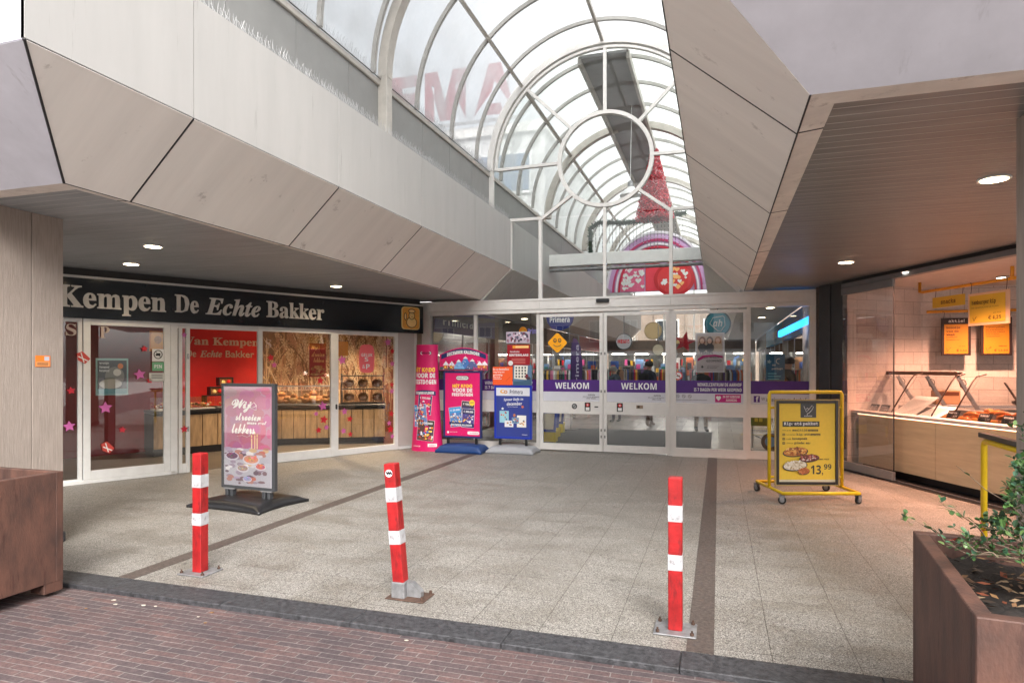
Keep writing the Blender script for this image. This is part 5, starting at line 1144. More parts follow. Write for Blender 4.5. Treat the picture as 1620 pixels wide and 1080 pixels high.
# ================================================================== BOLLARDS
def bollard(label, x, y, kind, rot=(0, 0, 0)):
    b = thing('bollard', label, 'bollard', (x, y, 0), 0, 'red and white bollards along the kerb'); h = .0415
    body = thing('post', None, None, (0, 0, .0)) if 0 else None
    z0 = .10 if kind == 'lean' else .010
    m = MB(); m.bbox(-h, -h, z0, h, h, .93, RED, .005)
    o = m.build('post', b); o.rotation_euler = rot
    for a, c in ((.665, .765), (.372, .468)): MB().bbox(-h-.0015, -h-.0015, a, h+.0015, h+.0015, c, WHITEP, .002).build('reflective_band', o)
    if kind == 'lean':
        m = MB(); m.bbox(-.055, -.055, .0, .045, .045, .115, GALV, .006); m.slab([(.04, -.01, .012), (.15, -.01, .012), (.15, -.01, .05), (.08, -.01, .11), (.04, -.01, .11)], (0, .05, 0), GALV); m.build('socket', b)
        m = MB(); m.bbox(-.09, -.08, .002, .20, .11, .010, RUSTY, .003); m.build('base_plate', b)
        m = MB(); m.disc(0, 0, .027, .026, 0, WHITE, 18, th=.001)
        for q in range(6): m.disc(-.015+.007*q, .002+.004*(-1)**q, .006, .009, -.0015, BLACK, 7)
        s_ = m.build('sticker', o); s_.location = (-.002, -h-.003, .865)
        for px_, py_ in ((.18, .085), (.18, -.055)): MB().rod((px_, py_, .012), (px_, py_, .035), .011, RUSTY, 8).build('bolt', b)
    else:
        m = MB(); m.bbox(-.125, -.11, .002, .125, .11, .012, GALV, .004); m.build('base_plate', b)
        for px_, py_ in ((-.10, -.085), (.10, -.085), (-.10, .085), (.10, .085)): MB().rod((px_, py_, .013), (px_, py_, .04), .006, RUSTY, 6).rod((px_, py_, .013), (px_, py_, .026), .012, RUSTY, 6).build('bolt', b)
bollard('upright red and white bollard on the left, nearest the black sign stand', -3.845, 4.03, 'p')
bollard('leaning red and white bollard in the middle with a round sticker', -2.10, 4.03, 'lean', (0, -math.radians(5.0), 0))
bollard('upright red and white bollard on the right beside the dark paving band', -.25, 4.03, 'p')

# ================================================================== PLANTERS AND SHRUB
def planter(label, x, y, rz, S=1.12, H=.85):
    """origin at the far corner nearest the passage; box extends along local -Y and away from the passage"""
    p = thing('planter', label, 'planter', (x, y, 0), rz); t = .055; sx = 1 if x > 0 else -1
    X0, X1 = (0, S) if sx > 0 else (-S, 0)
    m = MB(); m.bbox(X0, -S+t-.002, .07, X0+t, -t+.002, H-.0015, CORTEN, .004); m.bbox(X1-t, -S+t-.002, .07, X1, -t+.002, H-.0015, CORTEN, .004); m.bbox(X0, -t, .07, X1, 0, H, CORTEN, .004); m.bbox(X0, -S, .07, X1, -S+t, H, CORTEN, .004); m.box(X0+t, -S+t, .08, X1-t, -t, .12, CORTEN)
    m.build('box', p)
    for a, b in ((X0, -.14), (X1-.14, -.14), (X0, -S), (X1-.14, -S)): MB().bbox(a+.002, b+.002, .0, a+.138, b+.138, .072, CORTEN, .003).build('foot', p)
    # soil with bark and leaf litter
    R = random.Random(17); n = 22; V = []
    for j in range(n+1):
        for i in range(n+1): V.append((X0+t+(S-2*t)*i/n, -S+t+(S-2*t)*j/n, H-.10+R.uniform(-.018, .018)+.03*math.sin(i*.5)*math.sin(j*.4)))
    m = MB(); m.add(V, [(j*(n+1)+i, j*(n+1)+i+1, (j+1)*(n+1)+i+1, (j+1)*(n+1)+i) for j in range(n) for i in range(n)], SOIL, True)
    for i in range(420):
        cx_, cy_ = R.uniform(X0+.08, X1-.08), R.uniform(-S+.08, -.08); a = R.uniform(0, 6.3); l, w_ = R.uniform(.012, .035), R.uniform(.006, .014); z = H-.085+R.uniform(-.02, .03); u = Vector((math.cos(a), math.sin(a), R.uniform(-.3, .3))); v = Vector((-math.sin(a), math.cos(a), R.uniform(-.5, .5))); c = Vector((cx_, cy_, z))
        m.add([c-u*l, c-v*w_, c+u*l, c+v*w_], [(0, 1, 2, 3)], R.choice(CHIPS))
    m.build('soil', p); return p
SOIL = mat('potting soil', (.018, .012, .009), .9, var=.5, scale=20, bump=.8, bscale=40)
CHIPS = [mat('litter %d' % i, c, .7, var=.4, scale=20) for i, c in enumerate([(.16, .08, .035), (.09, .045, .025), (.28, .15, .06), (.05, .03, .02), (.33, .22, .13), (.20, .05, .02)])]
planter('weathered steel planter at the left edge before the pillar', -4.50, 3.43, 0, 1.15)
planter('weathered steel planter with a leafy shrub at the lower right corner', .85, 3.38, -math.radians(5.9))
TH = math.radians(17.808); FWD = Vector((-math.sin(TH), math.cos(TH), 0)); RGT = Vector((math.cos(TH), math.sin(TH), 0))
def branch_pts(p, q, sag, n=8, R=random):
    out = []
    for i in range(n+1):
        t = i/n; v = p.lerp(q, t); v = v+Vector((R.uniform(-.012, .012), R.uniform(-.012, .012), sag*math.sin(PI*t)+R.uniform(-.01, .01))); out.append(v)
    return out
def shrub():
    R = random.Random(42)
    root = thing('shrub', 'loose green shrub with arching twigs in the right planter', 'shrub', (1.32, 2.86, .76))
    BARK = mat('shrub bark', (.16, .11, .075), .8, var=.4, scale=30)
    GR = [mat('leaf %d' % i, c, .45, var=.35, scale=25) for i, c in enumerate([(.045, .11, .03), (.075, .16, .04), (.03, .075, .03), (.12, .20, .06), (.40, .05, .03), (.05, .13, .07)])]
    bm = MB(); lm = MB(); O = Vector((0, 0, 0))
    def leaf(p, d, s):
        d = (d+Vector((R.uniform(-.9, .9), R.uniform(-.9, .9), R.uniform(-.6, .8)))).normalized(); sd = d.cross(Vector((R.uniform(-.5, .5), R.uniform(-.5, .5), 1))).normalized(); nn = sd.cross(d)
        mt = GR[4] if R.random() < .022 else R.choice(GR[:4]+GR[5:])
        a = p; b = p+d*s*.5+sd*s*.32+nn*s*.06; c = p+d*s; e = p+d*s*.5-sd*s*.32+nn*s*.06; mid = p+d*s*.5
        b2 = p+d*s*.82+sd*s*.22+nn*s*.05; e2 = p+d*s*.82-sd*s*.22+nn*s*.05
        lm.add([a, b, b2, c, e2, e, mid], [(0, 6, 3, 2, 1), (0, 5, 4, 3, 6)], mt)
    def grow(p, q, r0, depth, leafy=1.0):
        pts = branch_pts(p, q, .04*(q-p).length+.01, 9, R)
        bm.tube(pts, [r0*(1-.8*i/9) for i in range(10)], BARK, 5)
        L_ = (q-p).length
        for i in range(2, 10):
            d = (pts[i]-pts[i-1]).normalized()
            if depth > 0 and R.random() < .5:
                s = L_*R.uniform(.18, .40); e = pts[i]+(d+Vector((R.uniform(-.8, .9), R.uniform(-.8, .8), R.uniform(-.35, .6)))).normalized()*s
                grow(pts[i], e, r0*.45, depth-1, leafy)
            if depth <= 1 or i > 5:
                for _ in range(int(2.1*leafy)+(R.random() < (2.1*leafy) % 1)): leaf(pts[i]+Vector((R.uniform(-.006, .006),)*3), d, R.uniform(.012, .034))
    stems = []
    def tgt(px, py, t): px += 8+(34 if 795 > py and px > 1530 else 0); return FWD*t+RGT*(px-810)/1018*t+Vector((0, 0, 1.6+(580-py)/1018*t))-Vector((1.32, 2.86, .76))
    # main stems lean over the passage side and up
    for (px, py, t, r0, lf, dp) in ((1504, 738, 2.42, .004, .25, 0), (1590, 730, 2.5, .006, .5, 1), (1612, 735, 2.35, .008, 1.3, 2), (1650, 750, 2.2, .009, 1.5, 2), (1496, 838, 2.42, .007, 1.4, 1), (1520, 852, 2.35, .007, 1.5, 1), (1500, 868, 2.3, .006, 1.0, 1), (1600, 790, 2.35, .008, 1.6, 2), (1570, 815, 2.45, .008, 1.6, 2), (1545, 830, 2.4, .008, 1.5, 1), (1660, 810, 2.2, .009, 1.6, 2), (1690, 720, 2.4, .009, 1.6, 2), (1575, 880, 2.15, .007, .9, 1), (1630, 760, 2.6, .008, 1.5, 2), (1700, 780, 2.5, .008, 1.6, 2), (1585, 845, 2.2, .007, 1.3, 1), (1635, 735, 2.3, .007, 1.0, 1)):
        q = tgt(px, py, t); base = Vector((R.uniform(-.05, .05), R.uniform(-.05, .05), 0)); grow(base, q, r0, dp, lf)
    for a in range(5):
        q = Vector((R.uniform(-.45, .1), R.uniform(-.4, .2), R.uniform(.02, .06))); bm.tube(branch_pts(Vector((0, 0, .0)), q, .05, 9, R), [.011*(1-.7*i/9) for i in range(10)], mat('pale dead twig', (.30, .22, .16), .8), 6)
    bm.build('branches', root); lm.build('leaves', root)
shrub()
# litter on the bricks by the kerb
LT = mat('paper litter', (.55, .50, .42), .8, var=.3)
for i in range(9):
    m = MB(); a = random.uniform(0, 6); s_ = random.uniform(.008, .022); m.slab([(s_*math.cos(a+q), s_*.6*math.sin(a+q*1.1), 0) for q in (0, 1.2, 2.6, 4.3)], (0, 0, .003), LT if i % 3 else CHIPS[2]); o = m.build('litter_scrap', None, 'tiny scrap of litter lying on the brick street just before the kerb', 'litter', 'litter scraps before the kerb'); o.location = (random.uniform(-4.3, -1.0), random.uniform(3.25, 3.5), ZB+.002)

# ================================================================== INSIDE THE ARCADE
m = MB(); m.box(-3.62, 12.35, .002, -.15, 16.4, .012, mat('entrance mat', (.055, .058, .062), .9, var=.35, scale=60, bump=.5, bscale=200)); m.build('entrance_mat', None, 'dark grey entrance mat just inside the sliding doors', 'mat')
GOODS = [flat(*c) for c in [(200, 40, 50), (230, 180, 60), (60, 90, 160), (220, 220, 220), (90, 60, 120), (40, 120, 110), (220, 110, 60), (30, 30, 34), (150, 110, 80), (210, 90, 150), (120, 150, 190), (180, 170, 150)]]
INL = mat('shop strip light', (1, .97, .9), .5, emit=16, ecol=(1, .95, .86))
def shop(label, x, y0, y1, side, wallc, signc, txt, txtc, seed, depth=2.2):
    """one shop unit along the arcade; front plane at x, room goes outwards"""
    R = random.Random(seed); s = -1 if side == 'L' else 1; L_ = y1-y0; q0 = .5 if depth > 1 else .18
    root = thing('arcade_shop', label, 'shop', (x, y0, 0)); 
    m = MB(); m.box(0, 0, 0, s*.25, .30, 2.93, wallc); m.build('pier', root)
    m = MB(); m.box(0, .30, 2.35, s*.12, L_, 2.93, signc); sb = m.build('sign_board', root)
    if txt:
        m = MB(); m.text(txt, -.9, -.13, .9, .13, 0, txtc, 'sb', fat=.01)
        t_ = m.build('lettering', sb); t_.rotation_euler = (0, 0, -s*PI/2); t_.location = (-s*.006, L_*.4, 2.64)
    m = MB(); m.box(s*depth, 0, 0, s*(depth+.1), L_, 2.93, INTW); m.box(s*.1, 0, 2.88, s*depth, L_, 2.93, INTW); m.build('room', root)
    m = MB()
    k = 0
    while k*.9+.6 < L_: m.box(s*.06, .3+k*.9, .0, s*.10, .33+k*.9, 2.35, STEEL) if k % 2 == 0 else None; k += 1
    m.build('shopfront_frame', root)
    MB().box(s*.07, .33, .05, s*.078, L_, 2.33, GLASS).build('pane', root)
    m = MB()
    for t in range(int(L_/.8)):
        yy = .5+t*.8
        for zz in (.05, .42, .79, 1.16, 1.53): m.box(s*q0, yy, zz+.0, s*(q0+.4), yy+.72, zz+.02, SHELFW)
        m.box(s*(q0+.38), yy, .05, s*(q0+.4), yy+.72, 1.9, SHELFW)
        for zz in (.07, .44, .81, 1.18, 1.55):
            u = yy+.02
            while u < yy+.66: d = R.uniform(.05, .16); h = R.uniform(.14, .30); m.box(s*(q0+.05), u, zz, s*(q0+.3), u+d*.9, zz+h, R.choice(GOODS)); u += d
    m.build('shelf_display', root, kind='stuff')
    m = MB(); m.box(s*(q0-.06), .5, 2.84, s*(q0+.02), L_-.3, 2.87, INL); m.build('strip_light', root)
    return root
SHELFW = mat('shelf board', (.30, .29, .28), .5, var=.1)
BRW = mat('brown shop wall', (.17, .12, .09), .6, var=.25); GRW = mat('grey shop wall', (.30, .29, .28), .6, var=.15)
PURS = mat('violet sign board', sc2l((60, 40, 110)), .4)
shop('first shop on the left of the arcade, violet name board and magazine shelves', -5.72, 12.1, 16.3, 'L', GRW, PURS, 'Primera', WHITE, 1, .62)
shop('second shop on the left of the arcade, dark name board', -5.72, 16.3, 20.8, 'L', BRW, DARKM, None, WHITE, 2)
shop('third shop on the left of the arcade, brown front', -5.72, 20.8, 27.0, 'L', BRW, BRW, None, WHITE, 3)
shop('fourth shop on the left of the arcade, near the far end', -5.72, 27.0, 34.0, 'L', GRW, flat(190, 30, 40), None, WHITE, 4)
shop('first shop on the right of the arcade, behind the yellow trolley', 1.77, 13.9, 20.0, 'R', BRW, flat(40, 120, 200), None, WHITE, 5)
shop('second shop on the right of the arcade, blue name board', 1.77, 20.0, 27.0, 'R', GRW, flat(0, 150, 200), 'BONUS', WHITE, 6)
shop('third shop on the right of the arcade, near the far end', 1.77, 27.0, 34.0, 'R', BRW, DARKM, None, WHITE, 7)
# right entrance wall and far end
MB().box(1.58, 12.02, 0, 1.78, 13.88, 2.95, mat('brown tiles', (.26, .21, .18), .5, var=.3)).build('inner_wall', None, 'brown wall strip just inside the right end of the entrance', 'wall')
ew = thing('arcade_end_wall', 'white framed glass end wall of the arcade with daylight behind', 'glass wall', (0, 34.1, 0))
m = MB()
for x in (-5.7, -4.2, -2.7, -1.2, .3, 1.7): m.box(x-.04, 0, 0, x+.04, .1, 7.2 if -4.3 < x < .2 else 4, ALU)
for z in (2.4, 4.4): m.box(-5.7, .01, z, 1.7, .09, z+.1, ALU)
m.build('frame', ew); MB().box(-5.6, .04, .05, 1.6, .05, 4.4, GLASS).build('pane', ew)
m = MB(); curved_frame(m, CX, CZ, RO, .12, 0, .1, 0, PI, ALU, 30); m.build('arch_frame', ew)
es = thing('arcade_shop', 'shop across the far end of the arcade with a dark name board', 'shop', (0, 33.4, 0))
MB().box(-5.7, 0, 2.3, 1.7, .2, 2.95, BRW).build('sign_board', es)
m = MB(); R = random.Random(77); m.box(-5.7, 1.5, 0, 1.7, 1.6, 2.9, GRW)
for t in range(9):
    xx = -5.5+t*.8
    for zz in ((.05, .45, .85, 1.25, 1.65) if t % 3 else (.05, .75, 1.3)):
        m.box(xx, .6, zz, xx+.7, 1.0, zz+.02, SHELFW); u = xx
        while u < xx+.6: d = R.uniform(.06, .18); m.box(u, .62, zz+.02, u+d*.9, .9, zz+R.uniform(.15, .34), R.choice(GOODS)); u += d
m.build('shelf_display', es, kind='stuff')
m = MB(); R2_ = random.Random(12)
for t in range(11):
    xx = -5.4+t*.64; h = R2_.uniform(.5, 1.0); z = R2_.uniform(.9, 1.3); m.box(xx, .3+.05*(t % 3), z, xx+R2_.uniform(.3, .5), .32+.05*(t % 3), z+h, R2_.choice(GOODS+[DARKM, BRW, WHITE])); m.box(xx+.05, .27+.05*(t % 3), z+h*.3, xx+.25, .295+.05*(t % 3), z+h*.7, R2_.choice(GOODS+[DARKM]))
m.build('hanging_cards', es, kind='stuff')
m = MB(); 
for t in range(6): m.box(-5.3+t*1.2, .2, 2.24, -4.7+t*1.2, .3, 2.28, INL)
m.build('strip_light', es)
def rack(label, x, y, rz, seed):
    R = random.Random(seed); o = thing('clothes_rack', label, 'clothes rack', (x, y, 0), rz, 'clothes racks along the arcade')
    m = MB(); m.tube([(-.6, 0, .05), (-.6, 0, 1.5), (.6, 0, 1.5), (.6, 0, .05)], .018, STEEL, 6); m.box(-.63, -.25, .03, -.57, .25, .06, STEEL); m.box(.57, -.25, .03, .63, .25, .06, STEEL); m.build('rail', o)
    m = MB(); u = -.55
    while u < .52:
        w_ = R.uniform(.03, .06); h = R.uniform(.6, .95); c = R.choice(GOODS+[DARKWALL, DARKM, DARKM, BRW])
        m.slab([(u, -.05, 1.48), (u, .05, 1.48), (u, .24, 1.36), (u, .21, 1.48-h), (u, -.21, 1.48-h), (u, -.24, 1.36)], (w_, 0, 0), c); u += w_+.012
    m.build('clothes', o, kind='stuff')
for i, (x, y, r) in enumerate(((-4.9, 22.5, .3), (-4.7, 25, .1), (-4.4, 27.5, -.2), (-3.4, 29, .2), (-2.0, 30, .0), (-.6, 29, -.1), (.6, 26, .2), (-4.9, 19.6, .2))):
    rack('clothes rack in the arcade, %s' % ('third from the entrance on the left', 'fourth from the entrance on the left', 'fifth from the entrance on the left', 'left of the three in front of the end shop', 'middle of the three in front of the end shop', 'right of the three in front of the end shop', 'on the right side before the end shop', 'nearest the entrance on the left')[i], x, y, r, i)
blk = thing('brick_building', 'brown brick building standing beyond the far end of the arcade', 'building', (-2, 46, 0))
MB().box(-16, 0, -.03, 14, 8, 6.2, HOUSE_C).build('wall', blk); MB().box(-16.3, -.3, 6.2, 14.3, 8.2, 6.45, GREYB).build('roof', blk)
WINM = mat('window glass dark', (.03, .035, .04), .08, var=.3)
for i in range(9):
    f = MB().box(-15+i*3.2, -.06, 3.2, -13.4+i*3.2, .02, 4.9, WHITE).build('window', blk); MB().box(-14.9+i*3.2, -.08, 3.3, -13.5+i*3.2, -.062, 4.8, WINM).build('pane', f)
# upper cross duct, pendant lamp, tinsel tree, garland
dt = thing('cross_duct', 'white box duct with a pipe below crossing the arcade above the doors', 'duct', (0, 15, 0))
MB().bbox(-4.5, -.12, 3.98, .35, .12, 4.26, ALUW, .01).build('box_section', dt); MB().rod((-4.5, -.05, 3.90), (.35, -.05, 3.90), .045, GALV, 10).build('pipe', dt)
pl_ = thing('pendant_lamp', 'white bell pendant lamp on a thin cable under the ridge', 'pendant lamp', (-1.88, 14.5, 5.42))
m = MB(); m.lathe((0, 0, 0), [(.24, 0), (.23, .03), (.15, .11), (.075, .17), (.06, .19)], WHITE, 24); m.build('lamp_shade', pl_)
MB().lathe((0, 0, 0), [(.06, .19), (.062, .29), (.03, .33), (.01, .34)], GALV, 16).build('lamp_holder', pl_); MB().rod((0, 0, .34), (.03, 0, 2.0), .006, WHITE, 6).build('cable', pl_)
TIN = [mat('red tinsel %d' % i, c, .3, metal=.1, var=.4, scale=40) for i, c in enumerate([(.65, .01, .03), (.85, .08, .12), (.40, .0, .02), (.95, .45, .5)])]
m = MB(); R = random.Random(8)
for i in range(6500):
    h = R.random() ** 1.25; z = h*1.85; rd = (.40*(1-h)+.08)*math.sqrt(R.uniform(.3, 1.15)); a = R.uniform(0, 6.28); p = Vector((rd*math.cos(a), rd*math.sin(a), z)); d = Vector((R.uniform(-1, 1), R.uniform(-1, 1), R.uniform(-1, 1))).normalized()*R.uniform(.03, .06); e = d.orthogonal().normalized()*.011
    m.add([p-d-e, p+d-e, p+d+e, p-d+e], [(0, 1, 2, 3)], TIN[min(3, int(R.random()*3.4))])
tt = thing('tinsel_tree', 'red tinsel cone tree hanging under the arcade vault', 'christmas decoration', (-1.64, 17.6, 5.56))
m.build('tinsel', tt, kind='stuff'); MB().lathe((0, 0, 0), [(.26, .05), (.03, 1.7)], TIN[2], 16).build('core', tt); MB().rod((0, 0, 1.8), (0, 0, 2.1), .006, STEEL, 5).build('cable', tt)
PINE = [mat('garland green %d' % i, c, .6, var=.4) for i, c in enumerate([(.02, .07, .035), (.035, .11, .05), (.012, .04, .02)])]
def garland(label, P):
    m = MB(); R = random.Random(len(P))
    for a, b in zip(P, P[1:]):
        a, b = Vector(a), Vector(b); n = int((b-a).length/.010); m.rod(a, b, .05, PINE[2], 8)
        for i in range(n):
            p = a.lerp(b, i/n)
            for q in range(3):
                d = Vector((R.uniform(-1, 1), R.uniform(-1, 1), R.uniform(-1, 1))).normalized(); e = d.orthogonal().normalized()*.022
                m.add([p-e, p+e, p+d*R.uniform(.09, .16)], [(0, 1, 2)], R.choice(PINE))
    return m.build('garland', None, label, 'garland')
garland('dark green fir garland strung across the arcade below the vault', [(-3.44, 18, 4.4), (-3.46, 18, 5.5), (-3.2, 18, 5.66), (-2.6, 18, 5.60), (-1.9, 18, 5.62), (-1.3, 18, 5.72), (-.85, 18, 5.76)])
lt = MB(); R = random.Random(4)
for i in range(26):
    x = -3.3+i*.095; L_ = R.uniform(.5, 1.1); lt.rod((x, 18, 5.6), (x, 18, 5.6-L_), .008, DARKM, 4, cap=False)
    for q in range(int(L_/.12)): lt.disc(x, 5.5-q*.12, .010, .010, 17.99, WHITE, 6, th=.01)
lt.build('light_curtain', None, 'curtain of thin light strings hanging from the fir garland', 'string lights')
# decorated arch with hearts
def heart(m, x, z, s_, y, mt):
    P = []
    for i in range(22):
        t = 2*PI*i/22; P.append((x+s_*.0625*16*math.sin(t)**3, y, z+s_*.0625*(13*math.cos(t)-5*math.cos(2*t)-2*math.cos(3*t)-math.cos(4*t))))
    m.poly(P, mt)
da = thing('decorated_arch', 'pink and lilac decorated arch with white hearts at the back of the arcade', 'christmas decoration', (-2.15, 24, 4.35))
def halfdisc(m, r, y, mt, th=.03, k=1.18): m.slab([(r*math.cos(PI*i/30), y, k*r*math.sin(PI*i/30)) for i in range(31)], (0, th, 0), mt)
m = MB(); halfdisc(m, 1.86, .0, flat(228, 228, 235)); halfdisc(m, 1.78, -.04, flat(205, 170, 215)); m.build('panel', da)
for r, c in ((1.86, (230, 225, 235)), (1.62, (190, 60, 110)), (1.5, (235, 230, 240)), (1.40, (200, 40, 70))):
    m = MB(); P = [(q*math.cos(PI*i/30), y, 1.18*q*math.sin(PI*i/30)) for q in (r, r-.07) for y in (-.10, -.05) for i in range(31)]; F = []
    for i in range(30): F += [(i, i+1, 62+i+1, 62+i), (i, 31+i, 31+i+1, i+1), (62+i, 62+i+1, 93+i+1, 93+i)]
    m.add(P, F, flat(*c)); m.build('hoop', da)
m = MB(); m.rect(-1.3, .02, -.45, .95, -.07, flat(225, 100, 140)); m.rect(-.4, .02, .1, 1.1, -.075, flat(230, 60, 80)); m.disc(.62, .42, .72, .62, -.11, flat(190, 20, 35), 36, th=.02); m.disc(.62, .42, .60, .52, -.125, flat(215, 50, 55), 36)
for i in range(34): heart(m, R.uniform(-1.2, -.5), R.uniform(.1, .85), R.uniform(.04, .11), -.08-.0005*i, WHITE)
for i in range(22): a = R.uniform(0, 6.28); q = R.uniform(.1, .45); heart(m, .62+q*math.cos(a), .42+q*math.sin(a)*.85, R.uniform(.04, .1), -.13-.0005*i, WHITE if i % 2 else flat(250, 190, 120))
for i in range(200): m.star(R.uniform(-1.3, 1.3), R.uniform(.05, 1.5), .02, -.16-.0002*i, TIN[3] if i % 2 else WHITE, th=.001) if 0 else None
m.build('heart_print', da)
# hanging and standing signs inside
def hangdisc(label, x, y, z, r, cols, draw=None, rod=.5):
    o = thing('hanging_sign', label, 'sign', (x, y, z)); m = MB(); m.disc(0, 0, r, r, -.03, cols[0], 32, th=.06); m.disc(0, 0, r*.9, r*.9, -.034, cols[1], 32); m.build('disc', o)
    if draw: m = MB(); draw(m); m.build('lettering', o)
    MB().rod((0, 0, r), (0, 0, r+rod), .01, DARKM, 6).build('rod', o); return o
REDT = flat(215, 25, 40)
hangdisc('round pale sign with red block letters hanging inside the arcade', -2.51, 18, 2.3, .23, [DARKM, flat(190, 190, 195)], lambda m: m.text('HEMA', -.17, -.05, .17, .06, -.038, REDT, 'sb', fat=.03))
hangdisc('small round cream sign inside the arcade behind the right sliding door', -1.49, 17, 2.04, .15, [flat(120, 110, 90), flat(238, 222, 190)])
hangdisc('larger dim cream disc sign behind the small round cream one', -2.0, 21, 2.75, .28, [flat(170, 150, 110), flat(215, 190, 140)])
def ahlogo(m):
    W_ = flat(240, 245, 240); P = [(-.15, .0), (-.09, .12), (.10, .15), (.13, .12), (.14, -.04), (.06, -.15), (.0, -.14), (-.15, .0)]
    m.tube([(a, -.04, b) for a, b in P[:-1]], .010, W_, 5, closed=True); m.text('ah', -.085, -.06, .09, .085, -.045, W_, 'sbi', rot=.0)
o = hangdisc('teal round sign with white outlined emblem behind the fifth pane', -.02, 13.5, 2.46, .255, [flat(20, 90, 110), flat(60, 160, 175)], ahlogo, .25)
ps = thing('hanging_sign', 'dark blue half round sign with white name lettering behind the left sliding door', 'sign', (-3.25, 13.5, 2.66))
m = MB(); m.slab([(-.30, -.03, .0), (-.27, -.03, -.12), (-.18, -.03, -.23), (0, -.03, -.29), (.18, -.03, -.23), (.27, -.03, -.12), (.30, -.03, 0), (.28, -.03, .08), (-.28, -.03, .08)], (0, .06, 0), flat(25, 40, 120)); m.build('shield', ps)
m = MB(); m.text('Primera', -.22, -.11, .22, .02, -.034, WHITE, 'sb', fat=.02); m.tube([(.15*math.cos(PI+PI*i/8), -.036, .07+.05*math.sin(PI+PI*i/8)) for i in range(9)], .008, YO, 5); m.build('lettering', ps)
sm = thing('smiley_sign', 'orange diamond sticker with a smiling face on the left sliding door', 'sticker', (-2.915, F0-.012, 2.055))
m = MB(); P = []; 
for i in range(4):
    a = PI/2*i
    for q in (-.25, -.1, .1, .25): P.append((.185*math.cos(a+q*.6)*(1-abs(q)*.18), 0, .185*math.sin(a+q*.6)*(1-abs(q)*.18)))
m.slab(P, (0, .003, 0), flat(250, 170, 10)); m.build('diamond', sm)
m = MB()
for x in (-.045, .045):
    m.tube([(x+.026*math.cos(2*PI*i/12), -.003, .045+.034*math.sin(2*PI*i/12)) for i in range(12)], .007, DARKM, 4, closed=True); m.disc(x, .035, .008, .010, -.004, DARKM, 8)
m.tube([(.075*math.cos(PI+PI*i/10*.8+.3), -.003, -.02+.05*math.sin(PI+PI*i/10*.8+.3)) for i in range(11)], .007, DARKM, 4); m.build('face', sm)
hp = thing('hanging_sign', 'orange and violet name sign jutting over the second pane', 'sign', (-3.86, 13.0, 2.34))
m = MB(); m.disc(-.07, .0, .085, .10, -.02, flat(245, 150, 20), 24, th=.04); m.disc(-.07, .0, .035, .05, -.024, flat(250, 190, 60), 16); m.build('emblem', hp)
m = MB(); m.text('Primera', .04, -.05, .38, .07, -.02, flat(150, 140, 230), 'sb', fat=.02); m.build('lettering', hp); MB().rod((.1, 0, .1), (.1, 0, .6), .008, DARKM, 5).build('rod', hp)
def posterbox(name, label, x0, z0, x1, z1, y, bgc, draw, cat='poster'):
    o = thing(name, label, cat, ((x0+x1)/2, y, z0)); W_, H_ = (x1-x0)/2, z1-z0; m = MB(); m.box(-W_, 0, 0, W_, .006, H_, bgc); draw(m, W_, H_); m.build('print', o); return o
def d_week(m, W_, H_):
    m.rect(-W_+.02, .02, W_-.02, H_-.02, -.001, flat(205, 195, 200)); m.rect(-W_+.04, H_*.52, W_-.04, H_-.06, -.002, flat(196, 170, 150))
    for x, hc in ((-.13, (120, 60, 35)), (.0, (80, 45, 30)), (.14, (170, 110, 60))):
        m.disc(x, H_*.80, .058, .075, -.003, flat(*hc), 16); m.disc(x-.005, H_*.79, .036, .048, -.004, flat(222, 176, 150), 14); m.disc(x, H_*.62, .075, .08, -.0035, flat(60, 55, 60) if x < .1 else flat(210, 190, 170), 14)
    m.text('7 DAGEN', -.18, H_*.46, .05, H_*.52, -.006, DARKM, 'sb'); m.text('PER WEEK', -.14, H_*.36, .16, H_*.42, -.006, DARKM, 'sb'); m.text('GEOPEND', -.06, H_*.26, .20, H_*.32, -.006, DARKM, 'sb')
    m.poly([(-.21, -.0075, H_*.28), (-.08, -.0075, H_*.38), (.10, -.0075, H_*.40), (.22, -.0075, H_*.36), (.22, -.0075, H_*.41), (.08, -.0075, H_*.45), (-.12, -.0075, H_*.43), (-.21, -.0075, H_*.34)], PINKP)
    m.text('winkelcentrum', -.05, H_*.14, .15, H_*.165, -.006, DARKM); m.text('De Aarhof', -.05, H_*.10, .12, H_*.125, -.006, DARKM); m.star(-.13, H_*.14, .03, -.006, DARKM, .3, th=.001)
posterbox('window_poster', 'white poster reading 7 dagen per week geopend hanging inside the fifth pane', -.40, 1.50, .10, 2.21, 12.06, flat(225, 225, 230), d_week)
def d_sint(m, W_, H_):
    m.rect(-.12, H_*.84, W_-.02, H_*.96, -.001, flat(240, 160, 50)); m.rect(-.06, H_*.86, W_-.03, H_*.94, -.002, flat(250, 215, 150)); m.text('leukste', -.17, H_*.66, .02, H_*.74, -.002, WHITE, 'sb'); m.text('SINTERKLAAS', -.19, H_*.50, .20, H_*.60, -.002, WHITE, 'sb', fat=.02)
    for q in range(4): m.rect(-.14, H_*(.38-q*.06), .14, H_*(.40-q*.06), -.002, flat(225, 140, 130))
    m.disc(-.16, H_*.2, .05, .05, -.003, WHITE, 14)
posterbox('window_poster', 'dark red poster with white heading hanging in the second pane', -3.93, 1.58, -3.47, 2.03, 11.93, flat(160, 22, 36), d_sint)
def d_coll(m, W_, H_):
    R = random.Random(31)
    for i in range(60): m.disc(R.uniform(-W_+.03, W_-.03), R.uniform(.03, H_-.03), R.uniform(.012, .03), R.uniform(.015, .04), -.001-.0001*i, flat(*R.choice([(230, 225, 230), (120, 60, 70), (70, 60, 80), (200, 170, 190), (160, 120, 140), (90, 90, 110)])), 8)
